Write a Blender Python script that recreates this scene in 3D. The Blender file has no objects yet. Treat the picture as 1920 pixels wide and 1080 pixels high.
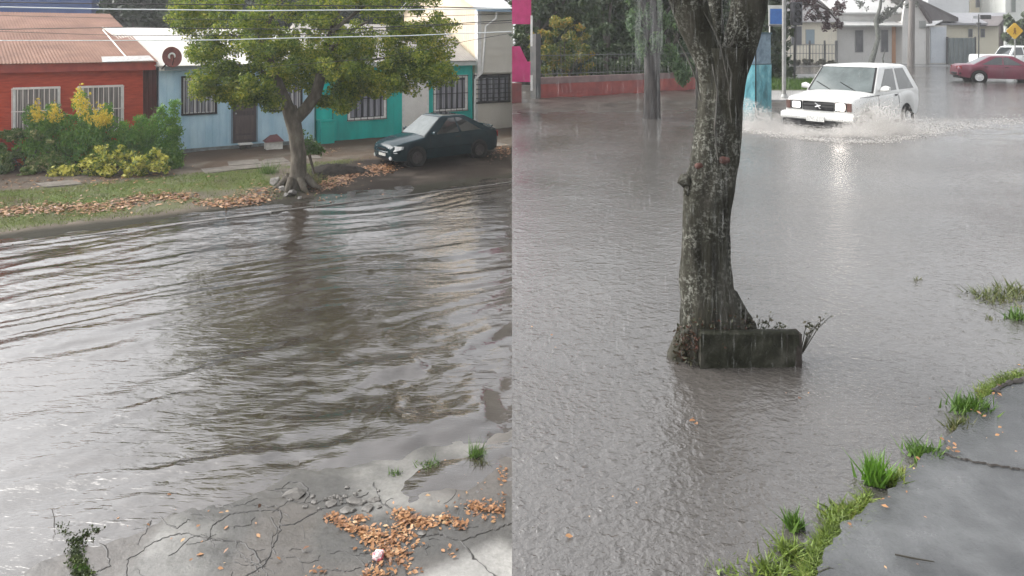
import bpy, bmesh, math, random
import numpy as np
from mathutils import Vector, Matrix, noise as mnoise
random.seed(7); rng = np.random.default_rng(11)
S = bpy.context.scene; COL = S.collection; R = math.radians
V3 = Vector
F_, HY, CZ = 1300.0, 74.0, 4.0           # focal length in photo pixels, horizon row, eye height
WB = 2.1                                  # flood level on the upper (right hand) street

def G(x, y, z=0.0):
    Y = F_*(CZ-z)/(y-HY); return V3(((x-960)/F_*Y, Y, z))
def W(x, y, Y): return V3(((x-960)/F_*Y, Y, CZ-(y-HY)/F_*Y))

# ------------------------------------------------------------------ materials
def nd(nt, t, **kw):
    n = nt.nodes.new(t)
    for k, v in kw.items():
        if k in n.inputs: n.inputs[k].default_value = v
        else: setattr(n, k, v)
    return n
def c4(c): return (c[0], c[1], c[2], 1)
def mat(name, c1, c2=None, scale=3.0, rough=.6, bump=0.0, bscale=20.0, spec=.5, metal=0.0, detail=6, stretch=(1,1,1), emit=0.0, c3=None, rvar=0.0, ior=1.5, lo=.35, hi=.65, coat=0):
    m = bpy.data.materials.new(name); m.use_nodes = True; nt = m.node_tree
    b = nt.nodes['Principled BSDF']; L = nt.links.new
    b.inputs['Roughness'].default_value = rough; b.inputs['Metallic'].default_value = metal
    b.inputs['Specular IOR Level'].default_value = spec; b.inputs['IOR'].default_value = ior
    b.inputs['Base Color'].default_value = c4(c1)
    if coat: b.inputs['Coat Weight'].default_value = coat; b.inputs['Coat Roughness'].default_value = .05
    tc = nd(nt, 'ShaderNodeTexCoord'); mp = nd(nt, 'ShaderNodeMapping'); mp.inputs['Scale'].default_value = stretch
    L(tc.outputs['Object'], mp.inputs['Vector'])
    if c2 is not None:
        n = nd(nt, 'ShaderNodeTexNoise', Scale=scale, Detail=detail, Roughness=.6); L(mp.outputs[0], n.inputs['Vector'])
        r = nd(nt, 'ShaderNodeValToRGB'); e = r.color_ramp.elements
        e[0].position = lo; e[0].color = c4(c1); e[1].position = hi; e[1].color = c4(c2)
        if c3 is not None: k = e.new((lo+hi)/2); k.color = c4(c3)
        L(n.outputs['Fac'], r.inputs[0]); L(r.outputs[0], b.inputs['Base Color'])
        if rvar:
            mr = nd(nt, 'ShaderNodeMapRange'); mr.inputs['To Min'].default_value = max(0, rough-rvar); mr.inputs['To Max'].default_value = rough+rvar
            mr.inputs['From Min'].default_value = .3; mr.inputs['From Max'].default_value = .7
            L(n.outputs['Fac'], mr.inputs['Value']); L(mr.outputs[0], b.inputs['Roughness'])
    if bump:
        n2 = nd(nt, 'ShaderNodeTexNoise', Scale=bscale, Detail=6, Roughness=.65); L(mp.outputs[0], n2.inputs['Vector'])
        bp = nd(nt, 'ShaderNodeBump', Strength=min(1, bump), Distance=.02*max(1, bump)); L(n2.outputs['Fac'], bp.inputs['Height']); L(bp.outputs[0], b.inputs['Normal'])
    if emit:
        b.inputs['Emission Color'].default_value = c4(c1); b.inputs['Emission Strength'].default_value = emit
    return m
def leafmat(name, cols, scale=1.2, trans=.35, rough=.55):
    """leaf colours picked per leaf, drifting between clumps"""
    m = bpy.data.materials.new(name); m.use_nodes = True; nt = m.node_tree; L = nt.links.new
    b = nt.nodes['Principled BSDF']; out = nt.nodes['Material Output']; b.inputs['Roughness'].default_value = rough
    g = nd(nt, 'ShaderNodeNewGeometry'); tc = nd(nt, 'ShaderNodeTexCoord')
    n = nd(nt, 'ShaderNodeTexNoise', Scale=scale, Detail=2); L(tc.outputs['Object'], n.inputs['Vector'])
    mx = nd(nt, 'ShaderNodeMath', operation='MULTIPLY_ADD'); L(g.outputs['Random Per Island'], mx.inputs[0]); mx.inputs[1].default_value = .6
    mm = nd(nt, 'ShaderNodeMapRange'); mm.inputs['From Min'].default_value = .3; mm.inputs['From Max'].default_value = .7; mm.inputs['To Max'].default_value = .4
    L(n.outputs['Fac'], mm.inputs['Value']); L(mm.outputs[0], mx.inputs[2])
    r = nd(nt, 'ShaderNodeValToRGB'); e = r.color_ramp.elements
    e[0].color = c4(cols[0]); e[1].color = c4(cols[-1])
    for i, c in enumerate(cols[1:-1]): k = e.new((i+1)/(len(cols)-1)); k.color = c4(c)
    L(mx.outputs[0], r.inputs[0]); L(r.outputs[0], b.inputs['Base Color'])
    t = nd(nt, 'ShaderNodeBsdfTranslucent'); L(r.outputs[0], t.inputs['Color'])
    ms = nd(nt, 'ShaderNodeMixShader'); ms.inputs[0].default_value = trans
    L(b.outputs[0], ms.inputs[1]); L(t.outputs[0], ms.inputs[2]); L(ms.outputs[0], out.inputs['Surface'])
    return m
def spraymat(name, alpha, col=(.8,.8,.78)):
    m = bpy.data.materials.new(name); m.use_nodes = True; nt = m.node_tree; L = nt.links.new
    out = nt.nodes['Material Output']; b = nt.nodes['Principled BSDF']; b.inputs['Base Color'].default_value = c4(col); b.inputs['Roughness'].default_value = .35
    t = nd(nt, 'ShaderNodeBsdfTransparent'); tr = nd(nt, 'ShaderNodeBsdfTranslucent'); tr.inputs[0].default_value = c4(col)
    m1 = nd(nt, 'ShaderNodeMixShader'); m1.inputs[0].default_value = .5; L(b.outputs[0], m1.inputs[1]); L(tr.outputs[0], m1.inputs[2])
    m2 = nd(nt, 'ShaderNodeMixShader'); m2.inputs[0].default_value = alpha; L(t.outputs[0], m2.inputs[1]); L(m1.outputs[0], m2.inputs[2]); L(m2.outputs[0], out.inputs['Surface'])
    return m

# ------------------------------------------------------------------ mesh builder
class MB:
    def __init__(s): s.v = []; s.f = []; s.mi = []
    def add(s, vs, fs, mi=0):
        o = len(s.v); s.v += [tuple(p) for p in vs]
        for f in fs: s.f.append(tuple(i+o for i in f)); s.mi.append(mi)
        return s
    def pbox(s, o, a, b, c, mi=0):
        o, a, b, c = V3(o), V3(a), V3(b), V3(c)
        if a.cross(b).dot(c) < 0: a, b = b, a
        p = [o, o+a, o+a+b, o+b, o+c, o+a+c, o+a+b+c, o+b+c]
        return s.add(p, [(3,2,1,0),(4,5,6,7),(0,1,5,4),(1,2,6,5),(2,3,7,6),(3,0,4,7)], mi)
    def box(s, x0, x1, y0, y1, z0, z1, mi=0):
        return s.pbox((x0,y0,z0), (x1-x0,0,0), (0,y1-y0,0), (0,0,z1-z0), mi)
    def tube(s, pts, rad, n=8, cap=True, mi=0, jit=0.0, seed=0):
        pts = [V3(p) for p in pts]
        if not hasattr(rad, '__len__'): rad = [rad]*len(pts)
        vs = []; ref = None
        for i, p in enumerate(pts):
            d = (pts[min(i+1, len(pts)-1)]-pts[max(i-1, 0)]).normalized()
            if ref is None: ref = d.orthogonal().normalized()
            a = (ref-d*ref.dot(d)); a = a.normalized() if a.length > 1e-6 else d.orthogonal().normalized()
            ref = a; b = d.cross(a)
            for k in range(n):
                t = 2*math.pi*k/n; rr = rad[i]
                if jit: rr *= 1+jit*mnoise.noise(V3((math.cos(t)*1.5+seed, math.sin(t)*1.5, p.z*2.2+p.x)))
                vs.append(p+a*(rr*math.cos(t))+b*(rr*math.sin(t)))
        fs = []
        for i in range(len(pts)-1):
            for k in range(n):
                k2 = (k+1) % n; fs.append((i*n+k, i*n+k2, (i+1)*n+k2, (i+1)*n+k))
        if cap: fs.append(tuple(range(n-1, -1, -1))); fs.append(tuple((len(pts)-1)*n+k for k in range(n)))
        return s.add(vs, fs, mi)
    def poly(s, pts, ext, mi=0):
        """flat polygon given thickness ext (vector)"""
        ext = V3(ext); n = len(pts); p = [V3(q) for q in pts]
        nr = sum(((p[i]-p[0]).cross(p[(i+1) % n]-p[0]) for i in range(n)), V3())
        if nr.dot(ext) > 0: p = p[::-1]
        return s.add(p+[q+ext for q in p], [tuple(range(n)), tuple(range(2*n-1, n-1, -1))]+[((i+1) % n, i, n+i, n+(i+1) % n) for i in range(n)], mi)
    def disc(s, c, axis, r, t, n=20, mi=0):
        c = V3(c); d = V3(axis).normalized(); return s.tube([c, c+d*t], [r, r], n, True, mi)
    def lathe(s, c, axis, prof, n=24, mi=0):
        c = V3(c); d = V3(axis).normalized(); a = d.orthogonal().normalized(); b = d.cross(a); vs = []
        for (h, r) in prof:
            for k in range(n):
                t = 2*math.pi*k/n; vs.append(c+d*h+a*(r*math.cos(t))+b*(r*math.sin(t)))
        fs = [(i*n+k, i*n+(k+1) % n, (i+1)*n+(k+1) % n, (i+1)*n+k) for i in range(len(prof)-1) for k in range(n)]
        return s.add(vs, fs, mi)
    def hull(s, pts, mi=0):
        bm = bmesh.new()
        for p in pts: bm.verts.new(p)
        r = bmesh.ops.convex_hull(bm, input=bm.verts)
        bmesh.ops.delete(bm, geom=[v for v in bm.verts if not v.link_faces], context='VERTS')
        bm.verts.index_update(); vs = [v.co.copy() for v in bm.verts]; fs = [tuple(v.index for v in f.verts) for f in bm.faces]; bm.free()
        return s.add(vs, fs, mi)
    def build(s, name, mats, parent=None, smooth=False, sharp=40):
        me = bpy.data.meshes.new(name); o = ORG(parent)
        me.from_pydata([(a-o[0], b-o[1], c-o[2]) for a, b, c in s.v], [], s.f)
        return fin(name, me, mats, parent, s.mi, smooth, sharp, o)
OR = {}
def ORG(parent): return OR.get(parent.name, (0,0,0)) if parent else (0,0,0)
def fin(name, me, mats, parent, mi=None, smooth=False, sharp=40, o=(0,0,0)):
    if not isinstance(mats, (list, tuple)): mats = [mats]
    for m in mats: me.materials.append(m)
    if mi is not None and any(mi): me.polygons.foreach_set('material_index', mi)
    if smooth:
        me.polygons.foreach_set('use_smooth', [True]*len(me.polygons)); me.set_sharp_from_angle(angle=R(sharp))
    me.update(); ob = bpy.data.objects.new(name, me); COL.objects.link(ob)
    if parent: ob.parent = parent; OR[ob.name] = o
    return ob
def cards(name, A, mats, parent=None, mi=None):
    """A: (N,k,3) array of N faces with k corners"""
    N, k = A.shape[:2]; o = np.array(ORG(parent)); A = (A-o).astype(np.float32)
    me = bpy.data.meshes.new(name); me.vertices.add(N*k); me.vertices.foreach_set('co', A.reshape(-1))
    me.loops.add(N*k); me.loops.foreach_set('vertex_index', np.arange(N*k, dtype=np.int32))
    me.polygons.add(N); me.polygons.foreach_set('loop_start', np.arange(0, N*k, k, dtype=np.int32))
    me.update(calc_edges=True); me.validate()
    return fin(name, me, mats, parent, mi, o=tuple(o))
def tag(o, label=None, cat=None, group=None, kind=None):
    for k, v in (('label', label), ('category', cat), ('group', group), ('kind', kind)):
        if v: o[k] = v
    return o
def thing(name, loc, label, cat, group=None, rz=0.0, local=False):
    o = bpy.data.objects.new(name, None); COL.objects.link(o); o.location = loc; o.rotation_euler = (0,0,rz); o.empty_display_size = .2
    OR[o.name] = (0,0,0) if local else tuple(loc)
    return tag(o, label, cat, group)
def solo(mb, name, mats, loc, label, cat, group=None, **kw):
    """a thing that is one mesh, origin at its base"""
    me_o = mb.build(name, mats, None, **kw); loc = V3(loc)
    me_o.data.transform(Matrix.Translation(-loc)); me_o.location = loc
    return tag(me_o, label, cat, group)
def unit(n):
    v = rng.normal(size=(n,3)); return v/np.linalg.norm(v, axis=1)[:,None]
def leaves(blobs, n, size, asp=.5, shell=.55, up=0.0, sq=.8):
    """blobs: (cx,cy,cz,r) or (…,rx,ry,rz); returns diamond leaf quads"""
    B = np.array([b if len(b) == 6 else (b[0],b[1],b[2],b[3],b[3],b[3]*sq) for b in blobs], float)
    w = (B[:,3]*B[:,5]); idx = rng.choice(len(B), n, p=w/w.sum()); d = unit(n)
    rr = shell+(1-shell)*rng.random(n)**.6; rr = np.where(rng.random(n) < .12, rng.random(n)*1.18, rr)
    c = B[idx,:3]+d*B[idx,3:]*rr[:,None]
    a = unit(n); a[:,2] += up; a /= np.linalg.norm(a, axis=1)[:,None]; q = unit(n); q[:,2] *= .6; b = np.cross(a, q); b /= np.linalg.norm(b, axis=1)[:,None]+1e-9
    s = size*(.55+.9*rng.random(n))[:,None]
    return np.stack([c-a*s, c+b*s*asp, c+a*s, c-b*s*asp], 1)
def blades(P, h, w, lean=.4):
    """grass: P (N,3) roots"""
    n = len(P); t = rng.random(n)*6.283; hh = h*(.5+rng.random(n)); ww = w*(.6+.8*rng.random(n)); dx = np.stack([np.cos(t), np.sin(t), 0*t], 1)
    tip = P+np.stack([rng.normal(size=n)*lean*hh, rng.normal(size=n)*lean*hh, hh], 1)
    return np.stack([P-dx*ww[:,None], P+dx*ww[:,None], tip], 1)
def vnoise(X, Y, seed=0):
    """smooth value noise on arrays"""
    r = np.random.default_rng(seed).random((256,256)); xi = np.floor(X).astype(int); yi = np.floor(Y).astype(int); fx = X-xi; fy = Y-yi
    fx = fx*fx*fx*(fx*(fx*6-15)+10); fy = fy*fy*fy*(fy*(fy*6-15)+10); q = lambda a, b: r[a % 256, b % 256]
    return (q(xi,yi)*(1-fx)*(1-fy)+q(xi+1,yi)*fx*(1-fy)+q(xi,yi+1)*(1-fx)*fy+q(xi+1,yi+1)*fx*fy)*2-1
def grid(name, xs, ys, zf, mats, kind='structure', smooth=True, skirt=None, colf=None):
    X, Y = np.meshgrid(xs, ys); Z = zf(X, Y); nx, ny = len(xs), len(ys)
    co = np.stack([X, Y, Z], -1).reshape(-1,3).astype(np.float32); I = np.arange(nx*ny).reshape(ny, nx)
    q = np.stack([I[:-1,:-1], I[:-1,1:], I[1:,1:], I[1:,:-1]], -1).reshape(-1,4)
    if skirt is not None:
        e = np.concatenate([I[0,:], I[1:,-1], I[-1,-2::-1], I[-2:0:-1,0]]); low = co[e].copy(); low[:,2] = skirt; low[:,0] += .04*(low[:,0] < .01); k = len(e); n0 = len(co)
        co = np.vstack([co, co[e], low]); j = np.arange(k); j2 = (j+1) % k
        q = np.vstack([q, np.stack([n0+j2, n0+j, n0+k+j, n0+k+j2], -1)])
    me = bpy.data.meshes.new(name); me.vertices.add(len(co)); me.vertices.foreach_set('co', co.reshape(-1)); me.loops.add(q.size); me.loops.foreach_set('vertex_index', q.reshape(-1).astype(np.int32))
    me.polygons.add(len(q)); me.polygons.foreach_set('loop_start', np.arange(0, q.size, 4, dtype=np.int32)); me.update(calc_edges=True)
    if colf is not None:
        c = np.ones((len(co),4), np.float32); c[:,:3] = colf(co[:,0], co[:,1]); at = me.color_attributes.new('ground', 'FLOAT_COLOR', 'POINT'); at.data.foreach_set('color', c.reshape(-1))
    ob = fin(name, me, mats, None, None, smooth, 180); ob['kind'] = kind
    return ob

# ------------------------------------------------------------------ camera, sky, sun
cd = bpy.data.cameras.new('camera'); cam = bpy.data.objects.new('camera', cd); COL.objects.link(cam); S.camera = cam
cam.location = (0,0,CZ); cam.rotation_euler = (R(90),0,0); cd.sensor_width = 36; cd.lens = F_/1920*36; cd.shift_y = -(540-HY)/1920; cd.clip_end = 2000; cd.clip_start = .05
SUN_AZ, SUN_EL = -75.0, 41.0
wd = bpy.data.worlds.new('World'); S.world = wd; wd.use_nodes = True; nt = wd.node_tree; bg = nt.nodes['Background']
sky = nd(nt, 'ShaderNodeTexSky'); sky.sky_type = 'NISHITA'; sky.sun_disc = False; sky.sun_elevation = R(SUN_EL); sky.sun_rotation = R(SUN_AZ); sky.dust_density = 4; sky.air_density = 1
hs = nd(nt, 'ShaderNodeHueSaturation', Saturation=.14); nt.links.new(sky.outputs[0], hs.inputs['Color']); nt.links.new(hs.outputs[0], bg.inputs[0]); bg.inputs[1].default_value = .15
sl = bpy.data.lights.new('sun', 'SUN'); sl.energy = .75; sl.angle = R(50); sl.color = (1,.96,.9); so = bpy.data.objects.new('sun', sl); COL.objects.link(so)
sd = V3((math.sin(R(SUN_AZ))*math.cos(R(SUN_EL)), math.cos(R(SUN_AZ))*math.cos(R(SUN_EL)), math.sin(R(SUN_EL))))
so.location = sd*60; so.rotation_euler = (-sd).to_track_quat('-Z', 'Y').to_euler()
S.view_settings.view_transform = 'Standard'; S.view_settings.look = 'None'; S.view_settings.exposure = 1.45; S.view_settings.gamma = 1
S.cycles.max_bounces = 8; S.cycles.transparent_max_bounces = 24; S.cycles.volume_bounces = 0
S.cycles.use_denoising = True
# ================================================================== LOWER STREET (left of the terrace edge, x < 0)
ZG = .15
P0 = G(345,286,ZG); P1 = G(940,240,ZG); U = (P1-P0); U.z = 0; U.normalize(); N = V3((U.y,-U.x,0)); ZV = V3((0,0,1))
def SD(X, Y): return (X-P0.x)*U.x+(Y-P0.y)*U.y, (X-P0.x)*N.x+(Y-P0.y)*N.y
def H(s, d, h): return V3((P0.x,P0.y,0))+U*s+N*d+ZV*h
def FX(x, y, d=0.0):
    """photo point on the plane at distance d in front of the facades -> (s, height)"""
    ray = V3(((x-960)/F_, 1, -(y-HY)/F_)); c = V3((0,0,CZ)); q = H(0,d,0); t = N.dot(q-c)/N.dot(ray); p = c+ray*t
    return SD(p.x, p.y)[0], p.z
def hb(mb, s0, s1, h0, h1, d0, d1, mi=0): return mb.pbox(H(s0,d0,h0), U*(s1-s0), N*(d1-d0), ZV*(h1-h0), mi)
SMAX = -P0.x/U.x-.004                     # where the row meets the terrace edge

def zfar(X, Y):
    s, d = SD(X, Y); z = np.interp(d, [-60,0,4.2,6.0,8.0,9.2,11,14], [ZG,ZG,.14,.11,.035,-.015,-.10,-.16])
    right = np.clip((X+6.2)/1.2, 0, 1); z = z-right*np.interp(d, [4.5,6.5,8,9.2], [0,.05,.02,0])
    return z+.018*vnoise(X*1.7,Y*1.7,3)+.008*vnoise(X*6,Y*6,4)
def cfar(X, Y):
    s, d = SD(X, Y); g = vnoise(X*.9+5,Y*.9,21)+.5*vnoise(X*3,Y*3,22)
    grass = np.array([.075,.105,.022]); soil = np.array([.08,.058,.042]); mud = np.array([.024,.018,.014]); walk = np.array([.125,.105,.084]); wet = np.array([.028,.026,.018])
    c = np.tile(walk, (len(X),1))*(1+.25*vnoise(X*4,Y*4,5))[:,None]
    def mixin(c, col, w): w = np.clip(w, 0, 1)[:,None]; return c*(1-w)+col*w
    c = mixin(c, soil, (2.7-d)*3*((s < 1.2)*1.0)+(2.0-d)*1.5)
    c = mixin(c, soil*1.2, (g+.2)*1.2*(d < 4.5))
    gz = np.interp(d, [4.0,4.5,7.6,8.2], [0,1,1,0])*np.clip((-4.9-X)/.6, 0, 1)
    c = mixin(c, grass, gz*(g*.9+.85)); c = mixin(c, soil, gz*(g*.8-.1))
    c = mixin(c, mud, np.clip((X+6.6)/1.0, 0, 1)*np.clip((d-4.3)/.5, 0, 1)*(1+.4*g)); c = mixin(c, wet, (d-8.2)*3)
    return c
def groundmat(name, rough, bump, spec=.5):
    m = mat(name, (.1,.1,.1), rough=rough, spec=spec, bump=bump, bscale=14); nt = m.node_tree
    a = nd(nt, 'ShaderNodeAttribute', attribute_name='ground'); n = nd(nt, 'ShaderNodeTexNoise', Scale=18, Detail=10, Roughness=.72)
    tc = nd(nt, 'ShaderNodeTexCoord'); nt.links.new(tc.outputs['Object'], n.inputs['Vector'])
    mr = nd(nt, 'ShaderNodeMapRange'); mr.inputs['To Min'].default_value = .5; mr.inputs['To Max'].default_value = 1.5; nt.links.new(n.outputs['Fac'], mr.inputs['Value'])
    vm = nd(nt, 'ShaderNodeVectorMath', operation='SCALE'); nt.links.new(a.outputs['Color'], vm.inputs[0]); nt.links.new(mr.outputs[0], vm.inputs['Scale'])
    nt.links.new(vm.outputs[0], nt.nodes['Principled BSDF'].inputs['Base Color'])
    return m
xs = np.concatenate([np.linspace(-60,-17,30), np.linspace(-16.7,0,150)]); ys = np.concatenate([np.linspace(11,27,170), np.linspace(27.5,90,40)])
grid('verge', xs, ys, zfar, groundmat('verge_soil', .9, .8, .12), colf=cfar)
# everything beyond, down to the horizon
mb = MB(); mb.box(-900,900,-300,1500,-1.5,-.9); tag(mb.build('ground', mat('far_ground', (.09,.085,.075), (.13,.12,.11), .2)), kind='structure')

# flood water: real waves plus fine ripples
def watermat(name, c1, c2, rip, fine, rough, ior, stretch, rot, vor=0.0, k=1.0, pit=0.0):
    m = bpy.data.materials.new(name); m.use_nodes = True; nt = m.node_tree; L = nt.links.new; b = nt.nodes['Principled BSDF']
    tc = nd(nt, 'ShaderNodeTexCoord'); n0 = nd(nt, 'ShaderNodeTexNoise', Scale=.6, Detail=4); L(tc.outputs['Object'], n0.inputs['Vector'])
    r = nd(nt, 'ShaderNodeValToRGB'); r.color_ramp.elements[0].color = c4(c1); r.color_ramp.elements[1].color = c4(c2); r.color_ramp.elements[0].position = .35; r.color_ramp.elements[1].position = .65
    L(n0.outputs['Fac'], r.inputs[0]); L(r.outputs[0], b.inputs['Base Color']); b.inputs['Roughness'].default_value = rough; b.inputs['IOR'].default_value = ior
    mp = nd(nt, 'ShaderNodeMapping'); mp.inputs['Rotation'].default_value = (0,0,rot); mp.inputs['Scale'].default_value = stretch; L(tc.outputs['Object'], mp.inputs['Vector'])
    n1 = nd(nt, 'ShaderNodeTexNoise', Scale=rip, Detail=3, Roughness=.55, Distortion=.6 if k == 1 else .15); L(mp.outputs[0], n1.inputs['Vector'])
    n2 = nd(nt, 'ShaderNodeTexNoise', Scale=fine, Detail=2, Roughness=.5); L(mp.outputs[0], n2.inputs['Vector'])
    n3 = nd(nt, 'ShaderNodeTexNoise', Scale=.45, Detail=2); L(tc.outputs['Object'], n3.inputs['Vector'])
    mr = nd(nt, 'ShaderNodeMapRange'); mr.inputs['From Min'].default_value = .35; mr.inputs['From Max'].default_value = .65; mr.inputs['To Min'].default_value = .08; mr.inputs['To Max'].default_value = 1; L(n3.outputs['Fac'], mr.inputs['Value'])
    b1 = nd(nt, 'ShaderNodeBump', Distance=.019*k); L(n1.outputs['Fac'], b1.inputs['Height']); L(mr.outputs[0], b1.inputs['Strength'])
    b2 = nd(nt, 'ShaderNodeBump', Distance=.004*k, Strength=.8); L(n2.outputs['Fac'], b2.inputs['Height']); L(b1.outputs[0], b2.inputs['Normal'])
    last = b2
    if vor:
        v = nd(nt, 'ShaderNodeTexVoronoi', Scale=vor); v.feature = 'F1'; L(tc.outputs['Object'], v.inputs['Vector'])
        sn = nd(nt, 'ShaderNodeMath', operation='SINE'); mu = nd(nt, 'ShaderNodeMath', operation='MULTIPLY'); mu.inputs[1].default_value = 26; L(v.outputs['Distance'], mu.inputs[0]); L(mu.outputs[0], sn.inputs[0])
        fa = nd(nt, 'ShaderNodeMapRange'); fa.inputs['From Max'].default_value = .55; fa.inputs['To Min'].default_value = 1; fa.inputs['To Max'].default_value = 0; L(v.outputs['Distance'], fa.inputs['Value'])
        pr = nd(nt, 'ShaderNodeMath', operation='MULTIPLY'); L(sn.outputs[0], pr.inputs[0]); L(fa.outputs[0], pr.inputs[1])
        b3 = nd(nt, 'ShaderNodeBump', Distance=.004*k, Strength=.45); L(pr.outputs[0], b3.inputs['Height']); L(b2.outputs[0], b3.inputs['Normal']); last = b3
    if pit:
        n4 = nd(nt, 'ShaderNodeTexNoise', Scale=pit, Detail=1.5, Roughness=.5); L(tc.outputs['Object'], n4.inputs['Vector']); m4 = nd(nt, 'ShaderNodeMapRange'); m4.inputs['From Min'].default_value = .50; m4.inputs['From Max'].default_value = .78; L(n4.outputs['Fac'], m4.inputs['Value'])
        b4 = nd(nt, 'ShaderNodeBump', Distance=.0036, Strength=1.0); L(m4.outputs[0], b4.inputs['Height']); L(last.outputs[0], b4.inputs['Normal']); last = b4
    L(last.outputs[0], b.inputs['Normal'])
    return m
def zwater(X, Y):
    s, d = SD(X, Y)
    wx = s+1.2*vnoise(s*.25,d*.35,8); wd_ = d+1.0*vnoise(s*.3+9,d*.4,9)
    z = .021*vnoise(wx*.55,wd_*2.3,31)+.014*vnoise(wx*1.1+3,wd_*4.4,32)+.0035*vnoise(wx*2.6,wd_*8.5,33)+.002*vnoise(X*9,Y*11,34)
    calm = np.clip((9.5-Y)/2.5, 0, 1)*np.clip((-3.2-X)/1.5, 0, 1)
    chop = np.exp(-(((X+1.3)/1.5)**2+((Y-7.9)/1.6)**2))+.6*np.exp(-(((X+2.3)/.5)**2+((Y-6.6)/.25)**2))
    z = z*(1-.45*calm)+chop*(.030*vnoise(X*3.0+Y*.8,Y*2.6-X*.6,35)+.010*vnoise(X*7,Y*7,36))
    ed = np.clip((SD(X,Y)[1]-8.6)/1.2, .25, 1)
    # the wave rolling along the drowned kerb
    yk = np.interp(X, [-8,-4.6,-3.2,-2.4,-1.2,0], [6.0,6.2,6.42,6.66,6.9,7.1]); z += .02*np.exp(-((Y-yk)/.09)**2)*np.interp(X, [-5,-3.2,-2,-1.2,-.4], [.3,1,.9,.5,.2])
    return z*ed
xs = np.concatenate([np.linspace(-40,-12,90), np.linspace(-11.95,0,330)]); ys = np.concatenate([np.linspace(3.2,5,40), np.linspace(5.02,20,480)])
A_W = watermat('muddy_water', (.026,.020,.0155), (.042,.033,.026), 5.5, 24, .03, 2.25, (.42,1.6,1), -math.atan2(U.y,U.x))
grid('flood_water', xs, ys, zwater, A_W)

# near pavement: cracked, wet, sloping into the flood
SHX = [-4.2,-3.71,-3.46,-3.05,-2.7,-2.17,-1.19,-.41,0]; SHY = [5.4,5.71,5.77,6.0,6.26,6.41,6.45,6.6,6.92]
def zpav(X, Y):
    z = (np.interp(X, SHX, SHY)-Y)*.032; z = np.minimum(z, (X+3.62)*.12+.012)
    return np.clip(z, -.12, .1)+.006*vnoise(X*2.2,Y*2.2,41)+.002*vnoise(X*14,Y*14,42)
xs = np.concatenate([np.linspace(-12,-4.6,30), np.linspace(-4.5,0,190)]); ys = np.concatenate([np.linspace(-6,3.6,20), np.linspace(3.7,8,180)])
def cpav(X, Y):
    k = vnoise(X*1.1+2,Y*1.3,43); f = vnoise(X*5,Y*5,44)
    wet = np.array([.068,.065,.06]); pale = np.array([.19,.185,.172]); brn = np.array([.09,.08,.071])
    z = zpav(X, Y); w = np.clip((k+.25*f)*1.3+.1+(z-.03)*5, 0, 1)[:,None]; c = wet*(1-w)+pale*w
    b = np.clip(vnoise(X*1.6+7,Y*1.6,45)*1.6-.1, 0, .8)[:,None]; c = c*(1-b)+brn*b
    x = 960+X/Y*F_; y = HY+F_*(CZ-z)/np.maximum(Y,.3)
    p = np.clip((y-1000-np.abs(x-935)*.45)/30, 0, 1)[:,None]; c = c*(1-p)+np.array([.28,.275,.26])*p    # the newer pale slab
    return c*(1+.12*f)[:,None]
PM = groundmat('wet_concrete', .24, .4); PM.node_tree.nodes['Principled BSDF'].inputs['Specular IOR Level'].default_value = .6
grid('pavement', xs, ys, zpav, PM, colf=cpav)
def gp(x, y):
    p = G(x, y, .04)
    for _ in range(3): p = G(x, y, float(zpav(np.array([p.x]), np.array([p.y]))[0]))
    return p
def ribbon(mb, pts, w, lift=.004, f=gp):
    """thin mud-filled crack lying along the pavement"""
    Q = []
    for a, b in zip(pts[:-1], pts[1:]):
        n = max(2, int(math.hypot(b[0]-a[0], b[1]-a[1])/5))
        for i in range(n): t = i/n; Q.append((a[0]+(b[0]-a[0])*t, a[1]+(b[1]-a[1])*t))
    Q.append(pts[-1]); P = [f(x+random.gauss(0,1.3), y+random.gauss(0,1.0)) for x, y in Q]
    vs = []
    for i, p in enumerate(P):
        d = P[min(i+1,len(P)-1)]-P[max(i-1,0)]; d.z = 0; d.normalize(); q = V3((-d.y,d.x,0)); ww = w*(.4+1.1*random.random())
        vs += [p+q*ww+ZV*lift*.2, p+ZV*lift*.2-q*ww, p+ZV*lift]
    fs = []
    for i in range(len(P)-1): a = i*3; fs += [(a,a+2,a+5,a+3), (a+2,a+1,a+4,a+5)]
    mb.add(vs, fs)
CR = [[(237,1050),(265,1035),(290,1015),(325,1003),(355,1000),(390,1012),(450,1015),(478,1035),(490,1062),(502,1084)],
 [(527,985),(518,1010),(505,1045),(492,1062)], [(527,985),(560,980),(580,966),(602,955),(640,948),(690,925)], [(430,964),(480,958),(525,955),(527,985)],
 [(515,918),(530,925),(545,940),(570,942),(580,932),(576,915),(560,905),(540,905),(528,916),(515,918)], [(962,980),(905,1000),(865,1015),(880,1035),(905,1060),(930,1084)],
 [(178,1012),(200,1028),(204,1062),(180,1073)], [(280,985),(285,970),(300,968),(316,985),(332,990),(356,972)], [(222,987),(240,994),(270,990)], [(700,905),(712,940),(738,958),(800,970),(860,972)],
 [(240,1050),(236,1084)], [(490,1062),(470,1075),(455,1084)], [(865,1015),(820,1002),(780,1010)], [(600,955),(640,975)], [(390,1012),(396,985),(430,964)], [(420,990),(470,985),(478,970)], [(735,1010),(765,1035),(760,1084)]]
mb = MB()
for c in CR: ribbon(mb, c, .0075)
for _ in range(48):
    x, y = random.uniform(190,950), random.uniform(905,1075); a = random.uniform(-.5,.5)+random.choice((0,0,1.2,2.0)); pl_ = [(x,y)]
    for k in range(random.randint(2,5)): a += random.gauss(0,.5); x += 17*math.cos(a); y += 10*math.sin(a); pl_.append((x,y))
    if all(-3.3 < gp(*q).x < -.05 for q in pl_): ribbon(mb, pl_, random.choice((.0024,.003,.0045)), .003)
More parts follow.
